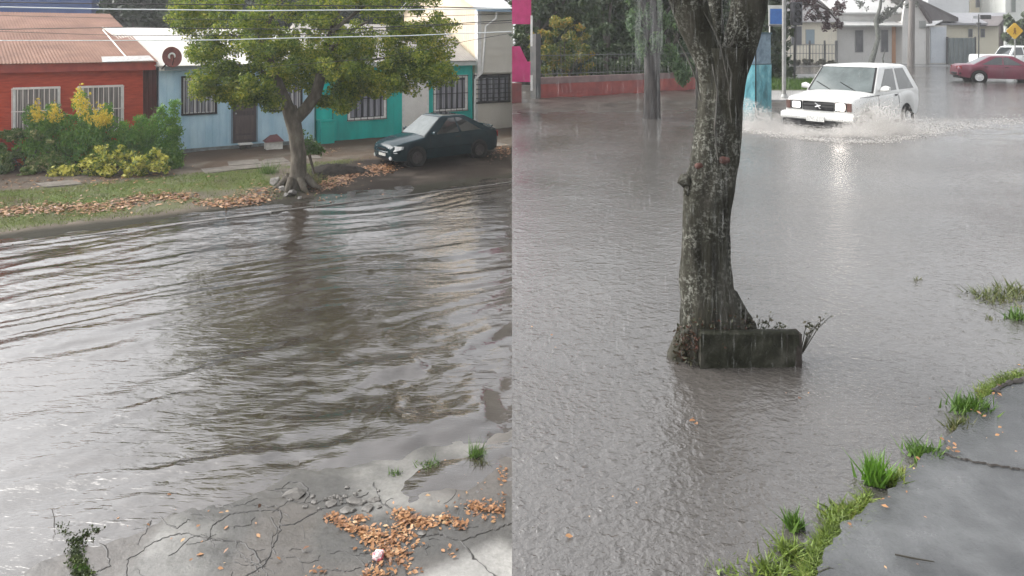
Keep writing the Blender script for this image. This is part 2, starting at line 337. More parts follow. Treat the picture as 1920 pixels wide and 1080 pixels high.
tag(mb.build('pavement_crack', mat('crack_mud', (.022,.02,.018), rough=.5)), kind='structure')

# far kerb, only just above the flood, and the old paving slabs
mb = MB(); s = -7.0
while s < SMAX-.9:
    L_ = .9+random.random()*.15; dd = 9.35+random.gauss(0,.015); hh = random.uniform(.006,.018)
    if s+L_ < SMAX-.6: hb(mb, s, s+L_-.03, -.12, hh, dd, dd+.07)
    s += L_
tag(mb.build('kerb', mat('kerb_concrete', (.09,.085,.075), (.15,.14,.13), 5, .5)), kind='structure')
mb = MB()
for i in range(-6, 15):
    s0 = i*.95-1.0+random.gauss(0,.05); 
    if random.random() < .28 or s0+.9 > SMAX-.3: continue
    for d0, d1 in ((2.75,3.55),(3.6,4.3)):
        if s0 < .6 and d1 < 3.6: continue
        if random.random() < .25: continue
        p = [H(s0+random.gauss(0,.05), d0+random.gauss(0,.05), 0), H(s0+.9+random.gauss(0,.04), d0+random.gauss(0,.05), 0), H(s0+.9+random.gauss(0,.04), d1+random.gauss(0,.08), 0), H(s0+random.gauss(0,.05), d1+random.gauss(0,.08), 0)]
        zt = random.gauss(0,.012)
        mb.poly([q+ZV*(.165+zt) for q in p], (0,0,-.12))
tag(mb.build('sidewalk', mat('old_slab', (.13,.115,.098), (.21,.19,.165), 3, .8, .4, 30, spec=.2)), kind='structure')

# retaining wall that holds the upper street, its face in the plane x = 0
# ------------------------------------------------------------------ houses
def boards_h(mb, s0, s1, h0, h1, d, step=.2, lap=.022):
    n = max(1, round((h1-h0)/step)); st = (h1-h0)/n
    for i in range(n):
        a, b = h0+i*st, h0+(i+1)*st
        mb.add([H(s0,d+lap,a), H(s1,d+lap,a), H(s1,d,b), H(s0,d,b), H(s0,d,a), H(s1,d,a)], [(0,1,2,3), (4,5,1,0)])
def boards_v(mb, s0, s1, h0, h1, d, step=.2, g=.012):
    n = max(1, round((s1-s0)/step)); st = (s1-s0)/n
    for i in range(n):
        a, b = s0+i*st, s0+(i+1)*st
        mb.add([H(a,d-g,h0), H(a+g,d,h0), H(b-g,d,h0), H(b,d-g,h0), H(a,d-g,h1), H(a+g,d,h1), H(b-g,d,h1), H(b,d-g,h1)], [(0,1,5,4),(1,2,6,5),(2,3,7,6)])
def corr_roof(mb, a, b, c, d, pitch=.09, amp=.012, th=.02):
    """corrugated sheet over quad a(eave left) b(eave right) c(ridge right) d(ridge left)"""
    a, b, c, d = map(V3, (a,b,c,d)); nr = (b-a).cross(d-a).normalized()
    if nr.z < 0: nr = -nr
    n = int((b-a).length/pitch*4); vs = []
    for i in range(n+1):
        t = i/n; o = nr*(amp*math.sin(i*math.pi/2)); vs += [a.lerp(b,t)+o, d.lerp(c,t)+o]
    m = len(vs); vs += [V3(v)-nr*th for v in vs]
    fs = [(2*i,2*i+2,2*i+3,2*i+1) for i in range(n)]+[(m+2*i,m+2*i+1,m+2*i+3,m+2*i+2) for i in range(n)]+[(2*i,m+2*i,m+2*i+2,2*i+2) for i in range(n)]+[(0,1,m+1,m),(2*n,m+2*n,m+2*n+1,2*n+1)]
    mb.add(vs, fs)
GLASS = mat('dark_glass', (.03,.035,.04), (.07,.075,.08), 2, .08, spec=.3)
CURT = mat('net_curtain', (.5,.5,.5), (.75,.74,.72), 4, .8, stretch=(9,9,.3))
CURTG = mat('grey_curtain', (.10,.10,.12), (.42,.42,.46), 5, .75, stretch=(6,6,.15))
CURTR = mat('beige_curtain', (.10,.09,.085), (.34,.31,.29), 4, .7, stretch=(7,7,.2))
BLACK = mat('black_iron', (.016,.016,.018), (.035,.03,.03), 8, .6, spec=.2)
WHITEP = mat('white_paint', (.62,.61,.58), (.78,.77,.74), 6, .5)
def window(parent, x0, y0, x1, y1, d, fm, bm, pm, fw=.07, nv=8, nh=2, cage=0.0, lab=None, curtain=None, bar=.012, sub=True):
    s0, ht = FX(x0, y0, d); s1, _ = FX(x1, y0, d); hb_ = FX((x0+x1)/2, y1, d)[1]; ht = FX((x0+x1)/2, y0, d)[1]
    f = MB(); e = .035
    hb(f, s0, s1, ht-fw, ht, d, d+e); hb(f, s0, s1, hb_, hb_+fw, d, d+e+.02); hb(f, s0, s0+fw, hb_+fw, ht-fw, d, d+e); hb(f, s1-fw, s1, hb_+fw, ht-fw, d, d+e)
    w = f.build('window', fm, parent)
    if lab: w['label'] = lab
    p = MB(); hb(p, s0+fw, s1-fw, hb_+fw, ht-fw, d+.002, d+.012); p.build('pane', pm, w)
    if curtain is not None:
        c = MB(); n = 26; a, b = s0+fw+.03, s1-fw-.03
        vs = []
        for i in range(n*3+1): t = i/(n*3); o = d+.018+.004*math.sin(i*1.3); vs += [H(a+(b-a)*t,o,hb_+fw+.03), H(a+(b-a)*t,o,ht-fw-.1)]
        c.add(vs, [(2*i,2*i+2,2*i+3,2*i+1) for i in range(n*3) if (i//5) % 3 != 2]); c.build('curtain', curtain, w)
    if nv:
        b = MB(); dd = d+e+.03+cage
        for i in range(nv+1):
            s = s0+(s1-s0)*i/nv; b.tube([H(s,dd,hb_+.01), H(s,dd,ht-.01)], bar, 5)
        for j in range(nh+1):
            h = hb_+.03+(ht-hb_-.06)*j/max(nh,1); b.tube([H(s0-.02,dd,h), H(s1+.02,dd,h)], bar*1.25, 5)
        if cage:
            for s in (s0, s1):
                for h in (hb_+.05, ht-.05): b.tube([H(s,d,h), H(s,dd,h)], bar, 5)
        else:
            for s in (s0, s1):
                for h in (hb_+.05, ht-.05): b.tube([H(s,d+e,h), H(s,dd,h)], bar, 5)
        b.build('window_bars', bm, w)
    return w, (s0, s1, hb_, ht)

# --- red house
sR = FX(268,200)[0]; sRf = FX(291,125)[0]; sL = -16.0; eR = FX(290,115,.25)[1]
red = thing('red_house', H(-3,0,ZG), 'red timber clad house with a rusty brown iron roof and white window cages', 'house')
RED = mat('red_boards', (.36,.040,.016), (.52,.072,.030), 3, .65, .15, 40, stretch=(1,1,6), detail=10, spec=.25)
mb = MB(); boards_h(mb, sL, sR, ZG, eR-.05, .02, .2); hb(mb, sL, sR, 0, eR-.1, -7, .0)
mb.build('wall', RED, red)
mb = MB(); hb(mb, sL, sRf, FX(290,131,.3)[1], eR-.015, .25, .30); hb(mb, sR+.0, sRf, FX(290,131,.3)[1], eR-.03, -3, .248); mb.build('fascia', mat('red_fascia', (.30,.035,.022), (.40,.055,.03), 4, .5), red)
mb = MB(); hb(mb, sL, sR, FX(290,131,.3)[1], FX(290,131,.3)[1]+.03, .025, .248); mb.build('soffit', RED, red)
ROOFR = mat('brown_iron_roof', (.19,.105,.078), (.27,.155,.115), 1.3, .8, .1, 6, c3=(.23,.13,.095), spec=.15)
a, b = H(sL,.42,eR), H(sRf+.05,.42,eR); Yr = H(sRf,-4,0).y; c = W(206,26,Yr+.4); dq = H(sL,-4.4,c.z)
mb = MB(); corr_roof(mb, a, b, c, dq); mb.add([b, H(sRf+.05,-9,eR), c], [(0,1,2)]); mb.add([H(sL,-9,eR), H(sRf+.05,-9,eR), c, dq], [(0,3,2,1)])
rf = mb.build('roof', ROOFR, red, smooth=True, sharp=60)
# the silvery unpainted strip along the eave and the pale joint up the slope
def on_roof(x, y, lift=.02):
    nr = (b-a).cross(c-a).normalized(); nr = nr if nr.z > 0 else -nr; ray = V3(((x-960)/F_,1,-(y-HY)/F_)); cc = V3((0,0,CZ)); return cc+ray*(nr.dot(a-cc)/nr.dot(ray))+nr*lift
mb = MB(); mb.poly([on_roof(192,117.0,.017), on_roof(289,114.0,.017), on_roof(280,105,.017), on_roof(236,106,.017), on_roof(190,107,.017)], (0,0,-.008))
mb.build('bare_roof_strip', mat('bare_zinc', (.36,.35,.34), (.50,.49,.48), 9, .7), rf)
mb = MB(); mb.tube([on_roof(193,57,.02), on_roof(239,111,.02)], .022, 6); mb.build('roof_joint', WHITEP, rf)
mb = MB()
for x0, x1, y in ((0,112,75),(145,260,76)): mb.tube([on_roof(x0,y,.016), on_roof(x1,y+.5,.016)], .014, 5)
mb.build('sheet_lap', mat('lap_tan', (.42,.30,.22), rough=.5), rf)
PINKW = mat('cage_white', (.72,.62,.58), (.80,.74,.70), 5, .5)
window(red, 24,163,113,250, .045, WHITEP, PINKW, CURTR, nv=9, nh=2, cage=.22)
window(red, 146,160,231,246, .045, WHITEP, PINKW, CURTR, nv=9, nh=2, cage=.22)
mb = MB(); sa, sb = sR+.03, FX(297,200)[0]-.02; boards_v(mb, sa, sb, ZG, eR-.30, -.35, .12); hb(mb, sa, sb, ZG, eR-.31, -.45, -.37)
mb.build('side_gate', mat('dark_red_boards', (.09,.018,.014), (.16,.03,.022), 6, .6, stretch=(1,1,.2)), red)

# --- pale blue house
sA, sB = FX(298,200)[0], FX(590,200)[0]; eB = FX(440,121,.25)[1]
blue = thing('blue_house', H((sA+sB)/2,0,ZG), 'pale blue timber house with a white iron roof, dark door and barred windows', 'house')
BLUE = mat('pale_blue_boards', (.34,.53,.66), (.54,.71,.80), 1.6, .6, .12, 30, stretch=(1,1,.3), c3=(.45,.63,.74), detail=10, spec=.25)
mb = MB(); boards_v(mb, sA, sB, ZG+.12, eB-.16, 0, .24); hb(mb, sA, sB, 0, eB-.1, -7, -.02); mb.build('wall', BLUE, blue)
mb = MB(); hb(mb, sA, sB, -.02, ZG+.12, -.02, .03); mb.build('plinth', mat('stained_plinth', (.12,.13,.13), (.25,.28,.29), 5, .7), blue)
mb = MB(); hb(mb, sA+.01, sB, eB-.17, eB-.03, .2, .25); hb(mb, sA+.01, sB, eB-.17, eB-.14, .0, .198); mb.build('fascia', mat('grey_blue_fascia', (.20,.25,.28), (.28,.33,.36), 4, .5), blue)
ROOFW = mat('white_iron_roof', (.56,.54,.49), (.66,.64,.59), 1.5, .75, spec=.2)
zr = W(300,53,H(2.5,-3.2,0).y).z
mb = MB(); corr_roof(mb, H(sA-.12,.38,eB), H(sB+.05,.38,eB), H(sB+.05,-3.2,zr), H(sA-1.6,-3.2,zr)); mb.add([H(sA-1.6,-3.21,zr-.02), H(sB+.05,-3.21,zr-.02), H(sB+.05,-8,eB), H(sA-1.6,-8,eB)], [(0,3,2,1)])
mb.add([H(sB+.05,.35,eB-.04), H(sB+.05,-3.2,zr-.04), H(sB+.05,-8,eB-.04)], [(0,1,2)])
mb.build('roof', ROOFW, blue, smooth=True, sharp=60)
window(blue, 340,142,406,215, 0, BLACK, BLACK, CURT, fw=.06, nv=9, nh=1, curtain=CURTG)
window(blue, 504,140,566,208, 0, BLACK, BLACK, CURT, fw=.06, nv=8, nh=1, curtain=CURTG)
DOORM = mat('dark_wood_door', (.035,.028,.03), (.075,.055,.055), 4, .5, .2, 30, stretch=(3,3,.4))
s0, h1 = FX(436,146); s1, _ = FX(480,146); h0 = FX(458,267)[1]
mb = MB(); hb(mb, s0, s1, h0, h1, 0, .03); dr = mb.build('door', DOORM, blue)
mb = MB(); w = s1-s0
for hh0, hh1 in ((h0+.12,h0+.25),(h0+.33,h0+.95),(h0+1.12,h0+1.62),(h0+1.68,h1-.1)): hb(mb, s0+.12*w, s1-.12*w, hh0, hh1, .031, .045)
mb.build('door_panel', mat('door_panel_wood', (.06,.045,.045), (.11,.08,.075), 5, .5, stretch=(3,3,.4)), dr)
mb = MB(); hb(mb, s0-.05, s0, h0, h1+.05, 0, .05); hb(mb, s1, s1+.05, h0, h1+.05, 0, .05); hb(mb, s0, s1, h1, h1+.05, 0, .05); mb.build('door_frame', mat('blue_grey_trim', (.12,.17,.22), (.17,.23,.28), 4, .5), dr)
mb = MB(); mb.lathe(H(s0+.1,.03,h0+1.05), N, [(0,.012),(.03,.012),(.04,.03),(.06,.03),(.07,.0)], 10); mb.build('handle', mat('steel', (.5,.5,.5), rough=.3, metal=1), dr)
t = thing('door_step', H((s0+s1)/2,.3,ZG), 'low step with a white board on dark blocks under the dark house door', 'step')
mb = MB(); sq, _ = FX(445,280); sw, _ = FX(470,280)
hb(mb, sq, sw, .31, .35, .08, .42); mb.build('tread', WHITEP, t)
mb = MB(); hb(mb, sq+.05, sq+.17, .1, .31, .12, .38); hb(mb, sw-.17, sw-.05, .1, .31, .12, .38); hb(mb, sq+.17, sw-.17, .14, .31, .09, .13); mb.build('block', mat('dark_block', (.04,.035,.03), (.07,.06,.05), 8, .8), t)
# white box with a dark red cover
c = FX(512,288,.7); t = thing('storage_box', H(c[0],.8,ZG), 'small white box under a dark red peaked cover beside the blue house', 'box')
mb = MB(); sa, sb = FX(497,285,.7)[0], FX(527,285,.7)[0]; hb(mb, sa, sb, .12, .42, .55, .95)
mb.build('body', mat('dirty_white', (.5,.49,.45), (.72,.71,.67), 6, .6), t)
mb = MB(); m_ = (sa+sb)/2; q = [H(sa-.05,1.0,.42), H(sb+.05,1.0,.42), H(sb+.05,.5,.42), H(sa-.05,.5,.42)]; e = [H(m_-.12,.75,.64), H(m_+.12,.75,.66)]
mb.add(q+e, [(0,1,5,4),(1,2,5),(2,3,4,5),(3,0,4),(3,2,1,0)]); mb.build('cover', mat('dark_red_cover', (.07,.018,.022), (.12,.03,.03), 6, .5), t)

# --- teal house
sC, sD = FX(591,200)[0], FX(886,200)[0]; eT = FX(850,114,.35)[1]
teal = thing('teal_house', H((sC+sD)/2,0,ZG), 'bright teal house with white window frames, pale door and grey roof', 'house')
TEAL = mat('teal_paint', (.0,.34,.30), (.01,.50,.44), 1.6, .55, .1, 25, stretch=(1,1,.3), detail=10, spec=.25)
mb = MB(); boards_v(mb, sC, sD, ZG-.1, eT-.2, 0, .45, .006); hb(mb, sC, sD, 0, eT-.1, -7, -.01); mb.build('wall', TEAL, teal)
mb = MB(); hb(mb, sC+.02, sD, eT-.2, eT-.03, .3, .36); hb(mb, sC+.02, sD, eT-.2, eT-.17, 0, .298); mb.build('fascia', mat('pale_grey_fascia', (.42,.47,.45), (.52,.56,.54), 4, .5), teal)
zr = eT+1.55
mb = MB(); corr_roof(mb, H(sC-.0,.42,eT), H(sD,.42,eT), H(sD,-3.4,zr), H(sC,-3.4,zr), .12, .008); mb.add([H(sC,-3.41,zr-.02), H(sD,-3.41,zr-.02), H(sD,-8,eT), H(sC,-8,eT)], [(0,3,2,1)]); mb.add([H(sC,.38,eT-.04), H(sC,-3.4,zr-.04), H(sC,-8,eT-.04)], [(0,1,2)])
mb.build('roof', mat('grey_roof', (.26,.24,.22), (.34,.32,.29), 2, .7), teal, smooth=True, sharp=60)
window(teal, 651,143,724,225, 0, WHITEP, BLACK, GLASS, fw=.11, nv=6, nh=2, curtain=CURTG)
window(teal, 812,141,876,209, 0, WHITEP, BLACK, GLASS, fw=.11, nv=6, nh=2, curtain=CURTG)
s0, h1 = FX(758,143); s1, _ = FX(799,143); h0 = FX(780,256)[1]
mb = MB(); hb(mb, s0, s1, h0, h1, .0, .025); dr = mb.build('door', mat('cream_door', (.68,.66,.62), (.76,.74,.70), 2, .5), teal)
mb = MB(); hb(mb, s0-.1, s0, h0, h1+.08, 0, .05); hb(mb, s1, s1+.1, h0, h1+.08, 0, .05); hb(mb, s0, s1, h1, h1+.08, 0, .05); mb.build('door_frame', WHITEP, dr)
sa, ha = FX(602,229,.55); sb, _ = FX(627,229,.55)
mb = MB(); hb(mb, sa, sb, ZG-.03, ha, .03, .55); hb(mb, sa-.03, sb+.03, ha, ha+.04, .03, .58); mb.build('cabinet', mat('teal_cabinet', (.0,.34,.29), (.01,.42,.36), 2, .5), teal)
mb = MB(); mb.tube([H(sb+.1,.03,ZG), H(sb+.1,.03,2.2)], .02, 6); hb(mb, sC-.03, sC+.03, 0, eT-.2, .0, .04); mb.build('drain_pipe', mat('dark_teal', (.004,.12,.11), rough=.5), teal)

# --- cream two-storey house, running out at the terrace edge
sE = FX(895,120)[0]; top = FX(930,13,.1)[1]
crm = thing('cream_house', H((sE+SMAX)/2,0,ZG), 'tall cream two storey house with white downpipe and barred ground floor window', 'house')
CRM = mat('cream_siding', (.68,.64,.56), (.76,.72,.64), 1.2, .6, .06, 20, stretch=(1,1,.4)); CRM2 = mat('cream_gable', (.68,.56,.40), (.76,.64,.48), 1.5, .6, stretch=(1,1,.3))
hs_ = FX(930,136)[1]
mb = MB(); hb(mb, sE-.12, SMAX, 0, hs_, -8, -.0); mb.build('lower_wall', CRM, crm)
mb = MB(); boards_h(mb, sE, SMAX, hs_, top, .10, .34, .010); hb(mb, sE, SMAX, hs_, top, -8, .1); mb.build('upper_wall', CRM, crm)
mb = MB(); n = 40
for i in range(n):
    d0 = -8+8.05*i/n; d1 = -8+8.05*(i+1)/n; mb.add([H(sE-.001,d0,1.5), H(sE-.02,d0+.02,1.5), H(sE-.02,d1-.015,1.5), H(sE-.001,d1,1.5), H(sE-.001,d0,top), H(sE-.02,d0+.02,top), H(sE-.02,d1-.015,top), H(sE-.001,d1,top)], [(1,0,4,5),(2,1,5,6),(3,2,6,7)])
mb.add([H(sE,.1,top), H(sE,-8,top), H(sE,-4,top+1.6), H(sE-.02,.1,top), H(sE-.02,-8,top), H(sE-.02,-4,top+1.6)], [(0,1,2),(5,4,3)]); mb.build('gable_wall', CRM2, crm)
mb = MB(); hb(mb, sE-.06, sE+.12, hs_-.03, top, .1, .14); hb(mb, sE-.06, sE-.0, 2.3, top, -.1, .1); hb(mb, sE-.14, sE-.0, ZG, hs_-.03, .002, .04); mb.build('corner_board', WHITEP, crm)
mb = MB(); corr_roof(mb, H(sE-.35,.5,top-.1), H(SMAX,.5,top-.1), H(SMAX,-4,top+1.65), H(sE-.35,-4,top+1.65)); corr_roof(mb, H(sE-.35,-8.4,top-.1), H(SMAX,-8.4,top-.1), H(SMAX,-4,top+1.65), H(sE-.35,-4,top+1.65)); mb.build('roof', mat('pale_zinc_roof', (.45,.46,.47), (.55,.56,.57), 2, .45), crm, smooth=True, sharp=60)
mb = MB(); hb(mb, sE-.3, SMAX, top-.22, top-.12, .45, .56); mb.build('gutter', mat('blue_grey_gutter', (.30,.42,.55), rough=.4), crm)
mb = MB(); sp, _ = FX(930,30,.4); sq, _ = FX(911,60,.2); sr, _ = FX(905,130,.2); st_, _ = FX(893,141,.2)
mb.tube([H(sp,.48,top-.2), H(sp,.42,top-.5), H(sq,.2,top-.85), H(sr,.18,hs_+.15), H(sr-.02,.18,hs_), H(st_,.1,hs_-.25), H(st_,.08,ZG)], .05, 8); mb.build('downpipe', WHITEP, crm, smooth=True)
window(crm, 888,139,955,193, 0, mat('brown_frame', (.07,.06,.055), (.11,.09,.08), 5, .5), BLACK, GLASS, fw=.07, nv=3, nh=6, curtain=CURTG, bar=.014)

# satellite dish on the eave
dc = W(322,108,H(sA,.75,0).y); t = thing('satellite_dish', H(sA+.1,.3,eB-.1), 'rust red satellite dish with a worn white mark at the corner of the white roof', 'satellite dish')
ax = (V3((0,0,CZ-.0))-dc).normalized()*.9+V3((.2,0,.3)); ax.normalize(); rr = 17*dc.y/F_; prof = [(-.015,.001),(.0,rr*.3),(.03,rr*.65),(.075,rr),(.085,rr),(.06,rr*.9),(.02,rr*.6),(-.005,.001)]
prof = [(.006,.001),(.012,rr*.35),(.035,rr*.7),(.07,rr),(.055,rr),(.02,rr*.7),(-.004,rr*.35),(-.012,.001)]
mb = MB(); mb.lathe(dc, ax, prof, 28)
for i, v in enumerate(mb.v): q = V3(v)-dc; q.z *= 1.18; mb.v[i] = tuple(dc+q)
dish = mb.build('reflector', mat('rusty_dish', (.12,.03,.022), (.22,.06,.04), 6, .55, c3=(.16,.04,.03)), t, smooth=True)
mb = MB(); up = V3((0,0,1)); si = ax.cross(up).normalized(); pts = []
for k in range(11):
    a_ = R(-30+k*26); pts.append(dc+ax*.035+si*(-.09*math.cos(a_))+up*(.10*math.sin(a_)+.03))
mb.tube(pts, [.012,.02,.026,.03,.03,.028,.028,.03,.034,.03,.012], 6); mb.build('worn_mark', WHITEP, dish)
mb = MB(); mb.tube([dc-ax*.02, H(sA+.05,.28,eB-.12)], .025, 6); mb.tube([dc-up*rr*1.05+ax*.05, dc+ax*.42-up*.1], .012, 6); mb.build('arm', BLACK, t)
mb = MB(); hb(mb, sA-.02, sA+.14, eB-.16, eB+.02, .255, .32); mb.build('bracket', WHITEP, t)

# behind the roofs: blue hall and dark trees
t = thing('blue_hall', (-27,45,0), 'deep blue building rising behind the rusty roof', 'building')
mb = MB(); p0, p1 = W(-420,30,42), W(172,30,50); u = (p1-p0); u.z = 0; mb.pbox((p0.x,p0.y,0), u, (-2,10,0), (0,0,7.6)); mb.build('wall', mat('deep_blue', (.02,.06,.20), (.03,.08,.26), 1, .5), t)
mb = MB(); mb.pbox((p0.x-.3,p0.y-.4,7.6), u*1.02, (-2,10.6,0), (0,0,.25)); mb.build('roof', mat('dark_hall_roof', (.03,.05,.12), rough=.5), t)
# ------------------------------------------------------------------ vegetation and litter of the lower street
BARK = mat('grey_bark', (.06,.05,.038), (.17,.15,.12), 7, .85, .9, 30, stretch=(1,1,.35), c3=(.10,.085,.065))
def gz(X, Y): return float(zfar(np.array([X]), np.array([Y]))[0])
def gf(x, y):
    p = G(x, y, .1)
    for _ in range(4): p = G(x, y, gz(p.x, p.y))
    return p
# street tree
tb = gf(556,352); TY = tb.y
t = thing('street_tree', tb, 'broad street tree with yellowing leaves and a forked trunk at the flooded kerb', 'tree')
mb = MB()
def wp(x, y, dy=0.0): return W(x, y, TY+dy)
mb.tube([wp(553,366), wp(556,350), wp(559,325), wp(560,290), wp(555,250), wp(549,222), wp(543,200)], [.38,.27,.21,.188,.185,.205,.19], 16, jit=.22)
mb.tube([wp(549,226), wp(536,190), wp(524,160), wp(508,120,-.2), wp(490,70,-.4), wp(470,20,-.5)], [.18,.145,.125,.11,.09,.06], 12, jit=.2, seed=3)
mb.tube([wp(554,226), wp(574,203), wp(592,178), wp(600,150), wp(606,110,.3), wp(622,60,.4), wp(640,0,.4)], [.16,.155,.15,.135,.11,.09,.06], 12, jit=.2, seed=5)
for (x0,y0,x1,y1,dy,r) in ((606,110,690,40,-.6,.08),(600,145,720,110,.7,.07),(508,120,420,60,.5,.07),(524,160,440,120,-.7,.06),(490,70,545,-20,.8,.07),(622,60,740,-10,.6,.06),(640,0,600,-80,0,.05),(440,120,392,140,-.5,.035),(720,110,800,120,.4,.035)):
    a_, b_ = wp(x0,y0), wp(x1,y1,dy); m_ = a_.lerp(b_,.5)+V3((0,0,.18)); mb.tube([a_, m_, b_], [r,r*.7,r*.35], 7, jit=.2)
for k in range(7):
    q = k*.9; mb.tube([tb+V3((math.cos(q)*.25,math.sin(q)*.25,.3)), tb+V3((math.cos(q)*.45,math.sin(q)*.42,.06)), tb+V3((math.cos(q)*.75,math.sin(q)*.6,-.08))], [.10,.09,.03], 7, jit=.3, seed=k)
mb.build('trunk', BARK, t, smooth=True, sharp=80)
bl = []
for (x,y,r,dy) in ((560,60,95,.3),(450,70,80,0),(400,115,55,-.5),(382,88,40,-.3),(570,115,34,.6),(650,165,30,-.6),(690,160,30,-.4),(470,170,30,-.8),(430,175,26,-.7),(610,190,13,.5),(530,150,26,.9),(735,150,28,-.2),(780,120,36,-.3),(650,80,50,1.0),(480,60,50,.9),(610,118,34,.6),(540,95,38,.8),(500,105,36,.6),(660,105,40,.6),(420,150,40,-.9),(470,140,52,-1.0),(500,50,70,-1.4),(560,-20,95,0),(450,-40,90,.5),(640,30,85,-.9),(700,70,75,.5),(760,90,62,-.4),(800,110,46,-.2),(815,60,40,0),(760,20,70,.6),(700,-40,90,.2),(620,110,55,-1.3),(660,140,40,-.8),(720,145,38,-.8),(770,140,40,-.5),(820,140,26,-.6),(358,38,38,.2),(380,10,60,.6),(600,-120,90,0),(480,-110,80,0),(530,110,50,-1.2),(590,150,30,1.2),(780,-30,60,.3),(650,175,22,-.5),(455,185,20,-1.0),(500,190,16,-.9),(640,200,14,-.7),(390,165,22,-.9)):
    c = W(x, y, TY+dy); r_ = r*c.y/F_; bl.append((c.x,c.y,c.z,r_,r_*1.05,r_*.78))
sub = []
for b_ in bl:                                # break each mass into tufts
    for k in range(int(8+b_[3]*18)):
        d_ = unit(1)[0]*(.55+.5*random.random()); rr = random.uniform(.12,.30); sub.append((b_[0]+d_[0]*b_[3], b_[1]+d_[1]*b_[4], b_[2]+d_[2]*b_[5], rr*1.1, rr*1.1, rr*.75))
LEAF = leafmat('yellowing_leaves', [(.028,.058,.010),(.075,.13,.018),(.16,.225,.026),(.31,.34,.04),(.55,.49,.08)], 1.4, .45)
A_ = leaves(sub, 135000, .036, .55, .35)
cards('crown', A_, LEAF, t)

SHR = leafmat('shrub_green', [(.03,.07,.012),(.055,.12,.02),(.09,.17,.03),(.13,.21,.04)], 1.5, .3)
YEL = leafmat('yellow_variegated', [(.05,.10,.015),(.12,.18,.02),(.62,.58,.10),(.85,.80,.26)], 2.2, .3)
YTIP = leafmat('yellow_tips', [(.48,.36,.03),(.70,.54,.06),(.80,.64,.12)], 3, .35)
CON = leafmat('conifer_green', [(.04,.11,.018),(.09,.22,.03),(.16,.31,.042),(.27,.40,.07)], 1.8, .3)
PALE = leafmat('pale_flowering', [(.05,.10,.022),(.09,.17,.035),(.17,.23,.055),(.62,.54,.27)], 2.0, .3)
STEM = mat('shrub_stem', (.05,.035,.025), (.09,.07,.05), 9, .8)
def shrub(px, Y, pblobs, n, size, m, label, name='shrub', asp=.5, group=None, up=0.0, stems=5):
    base = V3(((px-960)/F_*Y, Y, 0)); base.z = gz(base.x, Y) if base.x < 0 else WB
    t = thing(name, base, label, 'shrub', group); bl = []
    for (x,y,r,dy) in pblobs:
        c = W(x, y, Y+dy); q = r*c.y/F_; bl.append((c.x,c.y,c.z,q,q,q*.9))
    sub = []
    for b_ in bl:
        for k in range(int(6+b_[3]*14)):
            d_ = unit(1)[0]*(.5+.5*random.random()); rr = random.uniform(.08,.2); sub.append((b_[0]+d_[0]*b_[3], b_[1]+d_[1]*b_[4], b_[2]+d_[2]*b_[5], rr))
    cards('foliage', leaves(sub, n, size, asp, .3, up), m, t)
    mb = MB()
    for k in range(stems):
        b_ = bl[k % len(bl)]; mb.tube([base+V3((random.gauss(0,.1),random.gauss(0,.1),-.05)), base.lerp(V3(b_[:3]),.5)+V3((0,0,.1)), V3(b_[:3])], [.03,.022,.01], 5)
    mb.build('stem', STEM, t)
    return t
HY_ = 20.4
def plume(x0, y0, x1, y1, r0, r1, k=9, dy=0.0): return [(x0+(x1-x0)*i/k, y0+(y1-y0)*i/k, r0+(r1-r0)*i/k, dy) for i in range(k+1)]
shrub(55, HY_, [(40,290,42,0),(20,265,34,.2),(70,280,36,-.2),(15,305,26,-.3),(2,290,24,-.2),(-22,300,30,-.2),(0,318,20,-.4),(-40,285,34,0),(90,300,34,-.2),(55,315,22,-.5),(110,310,26,-.3)], 15000, .042, PALE, 'dense green shrub dotted with pale blossoms at the left end of the hedge', 'flowering_shrub', .6)
tc_ = shrub(160, HY_+.2, plume(70,290,62,205,34,10)+plume(105,295,100,200,34,10)+plume(165,290,150,180,42,9)+plume(200,290,198,205,36,8)+plume(140,300,125,225,40,14)+plume(225,300,232,235,24,8)+plume(180,300,170,220,40,16)+plume(85,300,80,230,36,16)+plume(245,310,250,250,26,12), 24000, .045, CON, 'tall feathery green shrub with yellow tips in front of the white window cages', 'feathery_shrub', .34, None, .9)
for (x,y,h) in ((70,185,34),(102,190,30),(150,158,36),(165,175,44),(188,190,34),(198,205,24)):
    bl2 = [(W(x+random.gauss(0,3), y+h*q, HY_-.2)) for q in (0,.25,.5,.75,1)]
    cards('yellow_tip', leaves([(c.x,c.y,c.z,.05+.05*i) for i, c in enumerate(bl2)], 240, .045, .3, .2, .9), YTIP, tc_)
shrub(292, HY_+.4, plume(275,310,262,225,30,8)+plume(300,310,302,205,34,7)+plume(318,310,326,195,24,5)+plume(320,320,330,240,20,6)+plume(290,310,285,230,34,14), 14000, .045, CON, 'upright green shrub with arching tips before the dark red side gate', 'upright_shrub', .3, None, .9)
shrub(205, HY_-.7, [(165,312,24,0),(190,300,28,0),(215,296,28,-.1),(240,306,24,.1),(270,304,22,0),(292,300,20,.1),(300,312,16,0),(205,316,20,-.2),(255,318,18,-.1),(130,320,14,0),(105,326,10,0)], 5000, .055, YEL, 'low spreading shrub with bright yellow variegated leaves at the front of the hedge', 'variegated_shrub', .55)
shrub(585, tb.y+1.6, [(580,275,20,0),(570,262,16,0),(592,280,14,0)], 900, .045, SHR, 'small green bush behind the forked street tree', 'bush', .5, stems=2)
